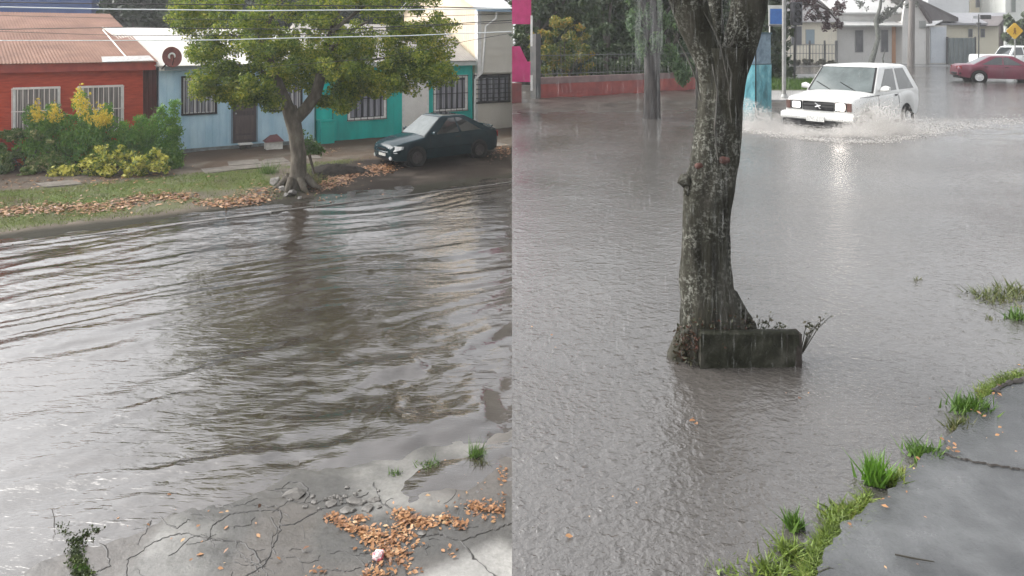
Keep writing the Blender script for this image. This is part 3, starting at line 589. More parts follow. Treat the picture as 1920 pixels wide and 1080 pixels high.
def bush_tuft(x, y, h, w, n, label, m, name='grass_tuft', lean=.45, f=None, group=None):
    p = f(x, y); P = np.array([p])+np.stack([rng.normal(size=n)*w, rng.normal(size=n)*w*.8, 0*rng.random(n)], 1); P[:,2] -= .01
    ob = cards(name, blades(P, h, .006, lean), m); loc = V3(p); ob.data.transform(Matrix.Translation(-loc)); ob.location = loc
    return tag(ob, label, 'grass' if 'grass' in name else 'weed', group)
GR = leafmat('grass_blades', [(.035,.085,.012),(.075,.15,.02),(.14,.23,.035)], 3, .3); GRD = leafmat('dry_grass', [(.05,.08,.02),(.10,.12,.035),(.20,.17,.07)], 2, .3)
bush_tuft(505,325,.35,.14,160,'weedy tuft of tall grass left of the forked tree trunk', GR, 'weed_clump', .35, gf)
bush_tuft(590,345,.28,.10,110,'yellow green weeds right of the forked tree trunk', GRD, 'weed_clump', .5, gf)
# rocks at the foot of the tree
ROCK = mat('pale_rock', (.15,.14,.13), (.36,.34,.32), 6, .8, .4, 20)
def rock(p, r, flat=.7, seed=0):
    q = random.Random(seed); pts = []
    for k in range(22):
        z = q.uniform(-1,1); a_ = q.uniform(0,6.28); s_ = math.sqrt(1-z*z)*q.uniform(.8,1.1); pts.append(V3(p)+V3((s_*math.cos(a_)*r, s_*math.sin(a_)*r*q.uniform(.7,1), z*r*flat)))
    return MB().hull(pts)
for i, (x,y,r,l) in enumerate(((517,346,.16,'pale upright stone at the left foot of the forked tree'),(530,357,.12,'grey stone between the pale stone and the tree roots'),(548,366,.13,'flat dark stone at the water in front of the forked tree'),(537,368,.09,'small stone lying at the edge of the flood below the forked tree'),(562,373,.07,'smallest pale stone in the mud right of the tree foot'))):
    p = gf(x,y); solo(rock(p+V3((0,0,r*.4)), r, 1.1 if i == 0 else .7, i), 'stone', ROCK if i in (0,1,4) else mat('dark_rock', (.05,.045,.04), (.11,.1,.09), 6, .6), p, l, 'stone', 'stones at the tree foot', smooth=True, sharp=30)
# dark mound of soil
p = gf(628,322); mb = MB(); n = 22; vs = []; fs = []
for j in range(9):
    for k in range(n):
        a_ = 2*math.pi*k/n; r_ = j/8*(1+.2*math.sin(3*a_+1)); zz = .26*(1-(j/8)**1.6)+.07*mnoise.noise(V3((math.cos(a_)*j*.9,math.sin(a_)*j*.9,3)))-.02
        vs.append(p+V3((math.cos(a_)*.95*r_, math.sin(a_)*.55*r_, zz)))
for j in range(8):
    for k in range(n): fs.append((j*n+k, j*n+(k+1)%n, (j+1)*n+(k+1)%n, (j+1)*n+k))
mb.add(vs, fs); solo(mb, 'soil_mound', mat('dark_soil', (.008,.007,.006), (.032,.025,.02), 9, .9, .9, 25, spec=.2), p, 'low mound of dark soil between the forked tree and the parked car', 'soil heap', smooth=True, sharp=80)
# verge grass and fallen leaves
pts = []
while len(pts) < 15000:
    s, d = random.uniform(-8,9), random.uniform(4.2,8.25); q = H(s,d,0)
    if q.x > -5.2+random.gauss(0,.3) or q.x < -18: continue
    gq = float(vnoise(np.array([q.x*.9+5]), np.array([q.y*.9]), 21)[0])
    if gq > -.35 or random.random() < .25: pts.append((q.x,q.y,0))
P = np.array(pts); P[:,2] = zfar(P[:,0],P[:,1])-.005
tag(cards('verge_grass', blades(P, .055, .008, .7), leafmat('verge_green', [(.05,.085,.014),(.09,.135,.022),(.15,.19,.035),(.22,.20,.06)], .8, .25)), kind='stuff')
def leaf_litter(name, P, zf, size, m):
    n = len(P); t_ = rng.random(n)*6.28; s = size*(.35+1.1*rng.random(n)**1.4); z = zf(P[:,0],P[:,1])+.004+.022*rng.random(n)**2
    c = np.stack([P[:,0],P[:,1],z], 1); a_ = np.stack([np.cos(t_),np.sin(t_),rng.normal(size=n)*.16], 1)*s[:,None]; b_ = np.stack([-np.sin(t_),np.cos(t_),rng.normal(size=n)*.2], 1)*(s*.55)[:,None]
    up_ = np.zeros((n,3)); up_[:,2] = s*.18
    return tag(cards(name, np.stack([c-a_, c-b_*.9-a_*.2+up_, c+a_*.5-b_*.7+up_, c+a_, c+b_+up_*.6], 1), m), kind='stuff')
LIT = leafmat('fallen_leaf', [(.06,.028,.014),(.15,.065,.027),(.28,.13,.052),(.40,.21,.095),(.54,.40,.23)], 6, .08, .45)
def strip(path, n, sp, f):
    L_ = [math.hypot(b_[0]-a_[0], b_[1]-a_[1]) for a_, b_ in zip(path[:-1],path[1:])]; out = []
    for _ in range(n):
        i = random.choices(range(len(L_)), L_)[0]; t_ = random.random(); x = path[i][0]+(path[i+1][0]-path[i][0])*t_; y = path[i][1]+(path[i+1][1]-path[i][1])*t_
        p = f(x+random.gauss(0,sp*1.6), y+random.gauss(0,sp))
        if p.x < -.05: out.append((p.x,p.y))
    return out
far = []
for pth, n, sp in (([(-30,402),(60,391),(200,389),(235,384)],1500,5.5),([(225,385),(260,373),(360,367)],750,5),([(372,378),(400,382),(430,380),(500,372)],650,4.5),([(430,372),(500,352),(520,360)],160,5),([(585,352),(620,342),(650,335)],520,6),([(640,336),(680,322),(735,315)],600,5),([(690,318),(740,312)],160,4),([(925,285),(965,285)],220,7),([(0,345),(250,335),(330,325)],260,5),([(0,370),(480,340)],110,14),([(600,285),(640,280)],40,5),([(590,380),(700,350)],25,8)): far += strip(pth, n, sp, gf)
leaf_litter('fallen_leaves', np.array(far), zfar, .05, LIT)
near = []
for pth, n, sp in (([(618,968),(650,988),(688,1000)],210,5),([(660,975),(685,972)],45,4),([(690,1000),(722,1015),(735,1040),(745,1050)],340,10),([(742,962),(775,975),(812,985)],260,6),([(735,995),(772,978),(745,968)],130,6),([(735,1008),(775,998)],70,5),([(822,968),(845,978),(870,990)],90,5),([(885,950),(925,958),(962,960)],210,8),([(948,880),(962,905)],90,8),([(950,930),(962,945)],40,6),([(688,1076),(722,1078)],60,6),([(760,1060),(790,1075)],20,8),([(770,1010),(790,1030)],14,6),([(560,1075),(625,1070)],8,5),([(840,1030),(850,1045)],10,5)): near += strip(pth, n, sp, gp)
near += strip([(300,1000),(700,1060)], 16, 30, gp)+strip([(840,880),(955,990)], 22, 24, gp)+strip([(200,990),(500,960)], 12, 18, gp)
leaf_litter('fallen_leaves', np.array(near)+0, zpav, .0195, LIT)
# broken concrete
CH = mat('broken_concrete', (.07,.066,.06), (.16,.15,.138), 5, .6, .4, 25)
chl = []
for i in range(30):
    x = random.gauss(640,34); y = 938-(x-640)*.12+random.gauss(0,11)
    chl.append((x,y,random.uniform(.016,.04)))
chl += [(552,928,.11),(620,945,.06),(665,940,.07),(650,958,.06),(690,955,.06),(700,938,.05),(792,1000,.045)]
for i, (x,y,r) in enumerate(chl):
    p = gp(x,y); big = r > .044
    l = 'small loose chip of broken concrete lying where the pavement has crumbled'
    if big: l = ['broad flat broken slab lying apart at the left of the rubble','reddish brown flat fragment in the middle of the rubble','flat fragment right of the middle of the rubble','flat fragment at the near side of the rubble','flat fragment at the right near corner of the rubble','upright fragment at the far right end of the rubble','pale lone stone beside the leaf litter'][i-30]
    solo(rock(p+V3((0,0,.004)), r, .28 if big else .45, 100+i), 'concrete_chunk', CH, p, l, 'rubble', 'loose concrete chips', smooth=False)
# weeds on the near pavement
bush_tuft(892,856,.09,.028,150,'bright green weed at the water edge near the terrace', GR, 'weed_clump', .6, gp); bush_tuft(905,868,.05,.03,60,'low yellowish weed right of the bright green one', GRD, 'weed_clump', .7, gp)
bush_tuft(808,872,.045,.05,110,'flat dark strip of grass at the flood edge', GR, 'grass_tuft', .8, gp); bush_tuft(742,888,.04,.025,60,'small grass sprig on the wet slab nearest the swirling water', GR, 'grass_tuft', .8, gp)
def moss_clump(path, n, w, label, m, size=.011):
    P = []
    for _ in range(n):
        i = random.randrange(len(path)-1); q = random.random(); p = gp(path[i][0]+(path[i+1][0]-path[i][0])*q+random.gauss(0,w), path[i][1]+(path[i+1][1]-path[i][1])*q+random.gauss(0,w*.6)); P.append((p.x,p.y,p.z+.006+.012*random.random(),.012))
    ob = cards('weed_clump', leaves(P, n*3, size, .5, .2, .3), m); loc = V3(P[0][:3]); ob.data.transform(Matrix.Translation(-loc)); ob.location = loc; tag(ob, label, 'weed')
MOD = leafmat('dark_moss', [(.015,.028,.008),(.03,.05,.013),(.06,.085,.022),(.12,.17,.03)], 5, .2)
moss_clump([(146,1018),(142,1045),(150,1070),(165,1084)], 330, 9, 'mossy green weeds down the broken pavement edge at the lower left', MOD)
moss_clump([(108,985),(125,1003),(142,1018),(160,1005),(182,992)], 260, 7, 'dark mossy weeds round the pavement corner that dips under the water', MOD)
moss_clump([(148,1066),(156,1072)], 40, 5, 'bright green seedling on the dark moss at the lower left', GR, .016)
mb = MB(); a_ = gp(101,990); mb.tube([a_+V3((0,0,-.02)), a_+V3((.004,0,.08)), a_+V3((-.002,-.02,.17))], [.004,.003,.002], 5); solo(mb, 'twig', STEM, a_, 'thin dark twig standing in the water at the lower left', 'twig')
# crumpled paper
p = gp(710,1050); bm = bmesh.new(); bmesh.ops.create_icosphere(bm, subdivisions=4, radius=.05)
for v in bm.verts:
    n_ = mnoise.noise(v.co*34)*.30+abs(mnoise.noise(v.co*70))*.30; v.co *= .78+n_; v.co.z *= .8
mb = MB(); mb.add([v.co+p+V3((0,0,.035)) for v in bm.verts], [tuple(v.index for v in f.verts) for f in bm.faces]); bm.free()
solo(mb, 'crumpled_paper', mat('pink_paper', (.72,.62,.62), (.62,.12,.17), 26, .6, lo=.47, hi=.55, detail=2), p, 'crumpled pink and white paper lying among the brown leaves', 'litter', smooth=True, sharp=25)

# overhead wires across the street
def wire(name, pts, Y, r, m, label):
    P = [W(x, y, Y) for x, y in pts]; Q = []
    for i in range(len(P)-1):
        for k in range(6): Q.append(P[i].lerp(P[i+1], k/6))
    Q.append(P[-1]); Q[-1].x = min(Q[-1].x, -.002); mb = MB(); mb.tube(Q, r, 5); solo(mb, name, m, Q[0], label, 'cable', 'overhead cables', smooth=True, sharp=80)
WW = mat('white_cable', (.60,.64,.64), rough=.4); WK = mat('black_cable', (.02,.02,.022), rough=.6)
wire('overhead_wire', [(-60,11),(0,13),(200,17),(480,20),(760,18),(959.9,16)], 11.5, .0095, WW, 'upper of the two white cables, running in front of the tree crown')
wire('overhead_wire', [(-60,76),(0,76),(200,76),(400,75),(560,71),(760,67),(959.9,59)], 12.0, .008, WW, 'lower of the two white cables, crossing the brown roof and the tree')
wire('overhead_wire', [(-60,54),(0,55),(120,53),(250,51),(440,54),(640,55),(820,46),(959.9,38)], 12.6, .008, WK, 'black cable that crosses the ridge corner of the brown roof')
wire('overhead_wire', [(-60,57),(0,59),(150,64),(250,67),(440,66),(640,64),(820,48),(959.9,42)], 13.0, .006, WK, 'thin black cable sagging lowest over the middle of the brown roof')
wire('overhead_wire', [(-60,2),(0,4),(200,7),(480,9),(760,12),(865,14),(959.9,17)], 12.2, .010, WK, 'thick black cable above the upper white cable')
wire('overhead_wire', [(-60,28),(0,29),(300,36),(600,36),(959.9,26)], 12.9, .005, WK, 'thin black cable between the two white cables near the blue hall')
wire('overhead_wire', [(500,125),(700,110),(800,92),(880,76),(959.9,62)], 13.4, .005, WK, 'thin black cable rising to the right in front of the cream gable')
# dark trees behind the roofs
BG = leafmat('background_green', [(.015,.03,.016),(.03,.05,.025),(.05,.07,.035)], .5, .25); DT = mat('dark_trunk', (.04,.035,.03), (.07,.06,.05), 4, .9)
def bgtree(px, Y, z0, blobs, n, size, m, label, name='background_tree', group=None, trunk=.18, asp=.55):
    base = V3(((px-960)/F_*Y, Y, z0)); t = thing(name, base, label, 'tree', group); bl = []
    for (x,y,r,dy) in blobs: c = W(x, y, Y+dy); q = r*c.y/F_; bl.append((c.x,c.y,c.z,q,q,q*.85))
    sub = []
    for b_ in bl:
        for k in range(int(8+b_[3]*8)):
            d_ = unit(1)[0]*(.55+.45*random.random()); rr = b_[3]*random.uniform(.16,.34); sub.append((b_[0]+d_[0]*b_[3], b_[1]+d_[1]*b_[4], b_[2]+d_[2]*b_[5], rr))
    cards('crown', leaves(sub, n, size, asp, .3), m, t)
    mb = MB(); top_ = V3(bl[0][:3]); mb.tube([base, base.lerp(top_,.5)+V3((.1,0,0)), top_], [trunk,trunk*.8,trunk*.4], 8, jit=.2)
    for b_ in bl[1:5]: mb.tube([base.lerp(top_,.6), V3(b_[:3])], [trunk*.5,trunk*.2], 6)
    mb.build('trunk', DT, t, smooth=True, sharp=80)
    return t
bgtree(250, 39, 0, [(250,10,50,0),(210,25,38,-.5),(290,30,44,.5),(260,-40,50,0)], 5200, .16, BG, 'dark green tree just right of the deep blue hall behind the roofs', group='trees behind the lower street')
bgtree(340, 41, 0, [(340,15,52,0),(380,30,44,0),(310,40,36,.5),(350,-45,55,0)], 5200, .16, BG, 'dark green tree behind the white iron roof', group='trees behind the lower street')
bgtree(560, 43, 0, [(560,0,70,0),(470,10,55,0),(640,5,60,0),(560,-70,60,0),(430,20,50,0),(720,10,60,0),(760,-40,60,0)], 9000, .18, BG, 'dark green tree hidden behind the crown of the street tree', group='trees behind the lower street')
bl = []
for i in range(64):
    c = W(150+(i//4)*50+random.gauss(0,10), -60+(i%4)*36+random.gauss(0,6), random.uniform(52,56)); bl.append((c.x,c.y,c.z,2.2,1.5,2.0))
tag(cards('dark_wood', leaves(bl, 36000, .24, .6, .25), BG), kind='stuff')
# ------------------------------------------------------------------ cars
TYRE = mat('tyre', (.010,.010,.010), (.02,.02,.019), 8, .8, spec=.15); RIMA = mat('dull_rim', (.05,.045,.042), (.09,.08,.075), 6, .6, spec=.2); RIMB = mat('silver_hubcap', (.5,.5,.5), (.62,.62,.62), 6, .35, metal=.5)
CGLASS = mat('car_glass', (.02,.024,.026), rough=.03, spec=.9, ior=1.6); CGLASS2 = mat('windscreen_glass', (.05,.065,.065), (.09,.11,.11), 3, .06, spec=.5, ior=1.5); LAMP = mat('lamp_glass', (.55,.57,.58), (.78,.8,.8), 12, .1, spec=.8); AMBER = mat('amber_lens', (.10,.05,.04), rough=.2)
BLK = mat('black_plastic', (.012,.012,.013), rough=.5, spec=.15); PLATE = mat('number_plate', (.66,.66,.63), (.42,.42,.41), 60, .4, stretch=(1,1,.6), lo=.45, hi=.62, detail=1); UNDER = mat('underbody', (.01,.01,.01), rough=.9)
def ip(tab, x): return float(np.interp(x, [r[0] for r in tab], [r[1] for r in tab]))
def car(loc, rear, label, paint, sp, group=None, lights=(None,None), rim=RIMA):
    """local +X runs from the nose to the tail, Z up"""
    t = thing('car', loc, label, 'car', group, math.atan2(rear[1],rear[0]), True); s = sp['scale']; t.scale = (s,s,s)
    L_, HW, wr, xw = sp['L'], sp['hw'], sp['wr'], sp['xw']; ar = wr+.06
    X = sorted(set([round(v,3) for v in np.linspace(0,L_,46)]+[round(x+ar*math.cos(q),3) for x in xw for q in np.linspace(0,math.pi,15)]+[.03,.08,L_-.03,L_-.08]))
    mb = MB(); secs = []
    for x in X:
        wd_ = HW*ip(sp['plan'], x); zb = ip(sp['bot'], x); zt = ip(sp['top'], x); zs = zb
        for w_ in xw:
            if abs(x-w_) < ar: zs = max(zs, wr+math.sqrt(max(0,ar*ar-(x-w_)**2)))
        zs = min(zs, zt-.06); prof = []
        for k, (q, yy) in enumerate(((0,.955),(.16,.975),(.33,.992),(.5,1.0),(.66,.995),(.82,.975),(.93,.945),(.985,.90),(1.0,.82))): prof.append((wd_*yy, zs+(zt-zs)*q))
        cr = sp.get('crown',.035); prof += [(wd_*.6, zt+cr*.55), (wd_*.3, zt+cr*.9), (0, zt+cr)]
        secs.append([(x,-y,z) for y, z in prof]+[(x,y,z) for y, z in prof[-2::-1]])
    n = len(secs[0])
    for sc in secs: mb.v += sc
    for i in range(len(secs)-1):
        for k in range(n-1): a = i*n+k; mb.f.append((a,a+n,a+n+1,a+1)); mb.mi.append(0)
    mb.f.append(tuple(range(n))); mb.mi.append(0); mb.f.append(tuple((len(secs)-1)*n+k for k in range(n-1,-1,-1))); mb.mi.append(0)
    body = mb.build('body', paint, t, smooth=True, sharp=38)
    mb = MB(); mb.box(.12,L_-.12,-HW*.72,HW*.72,sp['bot'][1][1]-.02,.5); mb.box(xw[0]+ar,xw[1]-ar,-HW*.93,HW*.93,sp['bot'][1][1]-.01,.42)
    for x in xw:
        for y in (-1,1): mb.tube([(x,y*(HW*.60),wr),(x,y*(HW*.925),wr)], ar*1.02, 20)
    mb.build('underbody', UNDER, t)
    # greenhouse
    bz, rz, wb, wr_ = sp['bz'], sp['rz'], HW*sp['wb'], HW*sp['wr_']; xa, xb, xc, xd = sp['gx']; bzr = sp.get('bzr', bz)
    B = [V3((xa,-wb,bz)), V3((xa,wb,bz)), V3((xd,wb,bzr)), V3((xd,-wb,bzr))]; e = .055; T = [V3((xb,-wr_,rz-e)), V3((xb,wr_,rz-e)), V3((xc,wr_,rz-e)), V3((xc,-wr_,rz-e))]
    T2 = [V3((xb+.10,-wr_+.07,rz-.012)), V3((xb+.10,wr_-.07,rz-.012)), V3((xc-.10,wr_-.07,rz-.012)), V3((xc-.10,-wr_+.07,rz-.012))]; T3 = [V3((xb+.3,-wr_*.45,rz+.012)), V3((xb+.3,wr_*.45,rz+.012)), V3((xc-.3,wr_*.45,rz+.012)), V3((xc-.3,-wr_*.45,rz+.012))]
    Bl = [b-V3((0,0,.12)) for b in B]
    mb = MB(); vs = Bl+B+T+T2+T3; fs = []
    for r in range(4):
        for k in range(4): a, b = r*4+k, r*4+(k+1)%4; fs.append((a,a+4,b+4,b))
    fs.append((16,19,18,17)); mb.add(vs, fs); rf = mb.build('roof', paint, t, smooth=True, sharp=50); bv = rf.modifiers.new('bevel', 'BEVEL'); bv.width = .035; bv.segments = 3; bv.limit_method = 'ANGLE'; bv.angle_limit = R(12)
    def bil(q, u, v): return (q[0].lerp(q[1],u)).lerp(q[3].lerp(q[2],u), v)
    def pane(q, pts, name, m, off=.006, par=None):
        nr = (q[1]-q[0]).cross(q[3]-q[0]).normalized(); mb = MB(); mb.poly([bil(q,u,v)+nr*off for u, v in pts], nr*-.004); return mb.build(name, m, par or t)
    ws = [B[1],B[0],T[0],T[1]]; rw = [B[3],B[2],T[2],T[3]]
    sq = [(.05,.05),(.95,.05),(.95,.97),(.05,.97)]
    pane(ws, [(.02,.02),(.98,.02),(.98,.995),(.02,.995)], 'windscreen_seal', BLK, .004); w_ = pane(ws, sq, 'windscreen', sp.get('wg',CGLASS2), .009)
    pane(rw, [(.07,.08),(.93,.08),(.93,.93),(.07,.93)], 'rear_window', CGLASS, .008)
    for sd_ in (0,1):
        q = [B[0],B[3],T[3],T[0]] if sd_ == 0 else [B[2],B[1],T[1],T[2]]
        for (u0,u1,a0,a1) in sp['side']:
            pl = [(u0,.07),(u1,.07),(u1-a1,.93),(u0+a0,.93)]
            if sd_: pl = [(1-u,v) for u, v in pl][::-1]
            pane(q, [(a, b) for a, b in pl], 'side_window', CGLASS, .006)
    # doors: seams and handles, mirrors
    for y in (-1,1):
        mb = MB()
        for x in sp['seams']:
            zt = ip(sp['top'],x); wdx = HW*ip(sp['plan'],x); pts = [(x,y*(wdx*yy+.002), sp['bot'][1][1]+.08+(zt-sp['bot'][1][1]-.1)*q) for q, yy in ((0,.965),(.2,.985),(.5,1.0),(.75,.985),(.95,.945))]; mb.tube(pts, .006, 4)
        mb.build('door_seam', BLK, t)
        for x in sp['handles']: mb = MB(); z = ip(sp['top'],x)-.13; mb.box(x,x+.16,y*HW*.965-.015,y*HW*.965+.03*y+.015,z,z+.035); mb.build('door_handle', sp.get('hm',BLK), t)
        mb = MB(); mx = xa+.22; mb.hull([(mx+dx*a,y*(wb+.04+b*.17),bz+.04+c*.12) for dx in (1,) for a in (0,.09) for b in (0.15,1) for c in (0.1,.9)]+[(mx+.04,y*(wb+.13),bz+.18),(mx+.03,y*(wb-.04),bz+.03)]); mb.build('wing_mirror', sp.get('mm',paint), t, smooth=True, sharp=60)
        for x in xw:
            mb = MB(); c = (x,y*(HW-.19),wr); mb.lathe(c, (0,y,0), [(0,wr*.6),(0,wr*.93),(.03,wr),(.15,wr),(.185,wr*.94),(.185,wr*.68),(.16,wr*.64)], 30); wl = mb.build('wheel', TYRE, t, smooth=True, sharp=40)
            mb = MB(); mb.lathe(c, (0,y,0), [(.15,wr*.66),(.172,wr*.63),(.165,wr*.5),(.15,wr*.42),(.165,wr*.22),(.178,wr*.12),(.178,.001)], 24)
            for k in range(8):
                a = k*math.pi/4; mb.tube([(x+wr*.2*math.cos(a),y*(HW-.025),wr+wr*.2*math.sin(a)),(x+wr*.6*math.cos(a),y*(HW-.02),wr+wr*.6*math.sin(a))], .022, 5)
            mb.build('rim', rim, wl, smooth=True, sharp=40)
    return t, body, rf
def frontbox(t, name, x, y0, y1, z0, z1, m, th=.02, rnd=.25, curve=0.0):
    """rounded panel on the nose, facing -x"""
    mb = MB(); w, h = (y1-y0)/2, (z1-z0)/2; cy, cz = (y0+y1)/2, (z0+z1)/2; pts = []
    for k in range(24):
        a = 2*math.pi*k/24; ca, sa = math.cos(a), math.sin(a); e = rnd; yy = cy+w*math.copysign(abs(ca)**e,ca); zz = cz+h*math.copysign(abs(sa)**e,sa); pts.append((x+curve*abs(yy)**2, yy, zz))
    mb.poly(pts, (-th,0,0)); return mb.build(name, m, t, smooth=True, sharp=30)
# dark hatchback on the lower street
fw = G(780,313,.05); rw_ = G(895,303,.05); c0 = fw
dkp = mat('dark_green_paint', (.004,.018,.024), (.007,.026,.033), 2, .16, spec=.2)
SPA = dict(scale=1.0, L=4.05, hw=.81, wr=.285, xw=(.80,3.18), plan=[(0,.62),(.05,.74),(.2,.88),(.5,.955),(1,.99),(2,1),(3.2,.985),(3.8,.93),(4.0,.84),(4.05,.76)],
 bot=[(0,.30),(.1,.22),(.5,.2),(3.6,.21),(3.95,.28),(4.05,.36)], top=[(0,.55),(.06,.64),(.2,.71),(.6,.80),(1.15,.885),(1.4,.905),(3.2,.945),(3.75,.95),(3.97,.92),(4.05,.80)], crown=.05,
 bz=.88, bzr=.94, rz=1.49, wb=.93, wr_=.70, gx=(1.08,1.78,2.75,3.72), side=[(.15,.50,.155,.0),(.535,.84,.0,.135)], seams=(1.28,2.42), handles=(2.22,))
heading = math.atan2(1.5,1.86); rd = V3((math.cos(heading),math.sin(heading),0))
nose = fw-rd*.80+V3((-rd.y,rd.x,0))*.70; nose.z = .07
dk, bdy, rf_ = car(nose, rd, 'dark green three door hatchback parked on the muddy verge by the teal house', dkp, SPA)
for y in (-1,1):
    mb = MB(); vs = [(.05,y*.34,.60),(.03,y*.36,.49),(.10,y*.60,.50),(.26,y*.765,.56),(.30,y*.755,.645),(.16,y*.60,.665)]
    mb.hull([V3(v)+V3((-.035,y*.012,.006)) for v in vs]+[V3(v)+V3((.12,-y*.05,0)) for v in vs]); mb.build('headlight', LAMP, dk, smooth=True, sharp=50)
    mb = MB(); mb.disc((.03,y*.5,.30), (-1,y*.25,0), .055, .03, 16); mb.build('fog_lamp', LAMP, dk)
frontbox(dk, 'grille', .0, -.26, .26, .52, .575, BLK, .02, .5, .25); frontbox(dk, 'number_plate', -.005, -.24, .16, .34, .455, PLATE, .02, .12)
frontbox(dk, 'lower_intake', .0, -.42, .42, .235, .31, BLK, .015, .4, .15)
mb = MB(); mb.tube([(-.02+.28*abs(y)**2,y,.455) for y in np.linspace(-.74,.74,15)], .028, 6); mb.build('bumper_strip', dkp, dk, smooth=True)
mb = MB(); mb.box(2.02,2.5,-.36,.36,1.494,1.507); mb.build('sunroof', CGLASS, rf_)
mb = MB(); mb.tube([(3.72,-.62,.96),(3.86,-.58,1.02),(3.88,0,1.035),(3.86,.58,1.02),(3.72,.62,.96)], [.03,.03,.03,.03,.03], 6); mb.build('spoiler', dkp, dk, smooth=True)
mb = MB()
for y in (-.3,.25): mb.tube([(1.12,y,.90),(1.28,y+.42,1.01)], .008, 4)
mb.build('wiper', BLK, dk)
mb = MB()
for y in (-1,1): mb.tube([(x,y*(.81*ip(SPA['plan'],x)*1.0+.006),.53) for x in np.linspace(1.1,2.85,8)], .018, 5)
mb.build('side_moulding', dkp, dk)
for y in (-1,1): mb = MB(); mb.hull([(3.98,y*.45,.66),(3.98,y*.74,.66),(4.06,y*.45,.84),(4.0,y*.72,.84),(4.05,y*.45,.66),(4.06,y*.60,.84)]); mb.build('tail_lamp', mat('red_lens', (.25,.01,.01), rough=.15), dk)

# white off-roader splashing through the flood
whp = mat('white_car_paint', (.60,.60,.58), (.67,.67,.65), 2, .28, coat=.35)
SPB = dict(scale=1.0, L=3.62, hw=.815, wr=.34, xw=(.62,2.82), plan=[(0,.90),(.04,.94),(.3,.97),(.8,.99),(2,1),(3.2,.985),(3.55,.96),(3.62,.93)], bot=[(0,.44),(.1,.40),(.5,.38),(3.2,.4),(3.5,.46),(3.62,.5)],
 top=[(0,.90),(.05,.955),(.12,.975),(.6,1.02),(1.08,1.065),(1.3,1.075),(3.5,1.085),(3.62,1.06)], crown=.03, bz=1.04, rz=1.66, wb=.955, wr_=.80, gx=(1.0,1.52,3.12,3.58), side=[(.10,.47,.115,.0),(.53,.88,.0,.05)], seams=(1.18,2.28), handles=(2.05,), hm=BLK)
nR = V3((7.22,14.55,WB)); rdB = V3((2.73,2.35,0)).normalized(); lat = V3((-rdB.y,rdB.x,0))
wc, bdy2, rf2 = car(nR+lat*.80+V3((0,0,-.34)), rdB, 'white two door off-roader with lit headlights ploughing through the flood', whp, SPB, rim=RIMB)
LIT_L = mat('lit_headlight', (1,.90,.80), rough=.2, emit=6); DIM_L = mat('dim_headlight', (.95,.93,.9), rough=.15, emit=.35)
frontbox(wc, 'grille', -.005, -.34, .34, .69, .885, mat('dark_grille', (.015,.015,.016), (.06,.06,.06), 1, .4, stretch=(1,1,28), lo=.48, hi=.52, detail=0, spec=.1), .02, .08)
mb = MB(); mb.tube([(-.035,-.055,.73),(-.035,.0,.785),(-.035,-.02,.80),(-.035,.06,.85)], .012, 5); mb.tube([(-.035,-.06,.80),(-.035,.0,.785),(-.035,.055,.77)], .010, 5); mb.build('emblem', RIMB, wc)
for y, m in ((-1,LIT_L),(1,DIM_L)):
    a, b = sorted((y*.36,y*.61)); hl = frontbox(wc, 'headlight', -.012, a, b, .70, .885, BLK, .012, .1); frontbox(wc, 'headlight_lens', -.026, a+.03, b-.03, .722, .866, m, .012, .25).parent = hl
    a, b = sorted((y*.625,y*.72)); frontbox(wc, 'indicator', -.012, a, b, .70, .885, AMBER, .02, .1)
mb = MB(); pr = [(-.13,.50),(-.14,.54),(-.13,.62),(-.03,.64),(.05,.63),(.05,.48),(-.05,.47)]
mb.poly([(a,-.80,b) for a, b in pr], (0,1.60,0)); mb.poly([(a+.14,-.84,b) for a, b in pr[:4]]+[(.42,-.84,.63),(.42,-.84,.50)], (0,.035,0)); mb.poly([(a+.14,.805,b) for a, b in pr[:4]]+[(.42,.805,.63),(.42,.805,.50)], (0,.035,0)); bp_ = mb.build('bumper', whp, wc)
mb = MB(); mb.box(-.11,.04,-.76,.76,.35,.468); mb.build('bumper_underside', BLK, wc)
frontbox(wc, 'number_plate', -.145, -.2, .2, .46, .585, PLATE, .015, .12)
mb = MB(); mb.tube([(.20,-.8,1.0),(.6,-.818,1.0),(1.15,-.82,1.01)], .008, 4); mb.build('bonnet_line', BLK, wc)
mb = MB()
for y in (-.35,.2): mb.tube([(1.02,y,1.085),(1.18,y+.4,1.26)], .009, 4)
mb.build('wiper', BLK, wc)
mb = MB()
for x in (2.82,): mb.hull([(x+.36,-.80,.30),(x+.40,-.80,.30),(x+.36,-.60,.30),(x+.38,-.80,.48),(x+.38,-.6,.48),(x+.40,-.6,.30)])
mb.build('mud_flap', BLK, wc)
# red saloon
rdp = mat('red_car_paint', (.10,.010,.026), (.135,.016,.036), 2, .3, coat=.5)
SPC = dict(scale=.9, L=4.1, hw=.80, wr=.30, xw=(.82,3.2), plan=[(0,.75),(.1,.88),(.5,.96),(1,.99),(3.2,.99),(3.9,.93),(4.1,.85)], bot=[(0,.34),(.1,.25),(.5,.22),(3.6,.24),(4.0,.34),(4.1,.4)],
 top=[(0,.58),(.08,.68),(.3,.75),(1.1,.86),(1.4,.90),(3.1,.93),(3.9,.92),(4.05,.88),(4.1,.76)], crown=.04, bz=.86, bzr=.9, rz=1.36, wb=.93, wr_=.72, gx=(1.0,1.65,2.72,3.45), side=[(.14,.47,.15,.0),(.50,.87,.0,.16)], seams=(1.25,2.2,3.05), handles=(1.98,2.85))
hr = math.atan2(.30,-.95); rdC = V3((math.cos(hr),math.sin(hr),0)); latC = V3((-rdC.y,rdC.x,0))
rwh = G(1836,154,WB); noseC = rwh-rdC*3.2*.96-latC*.70*.96*(-1 if latC.y > 0 else 1); noseC.z = WB-.03
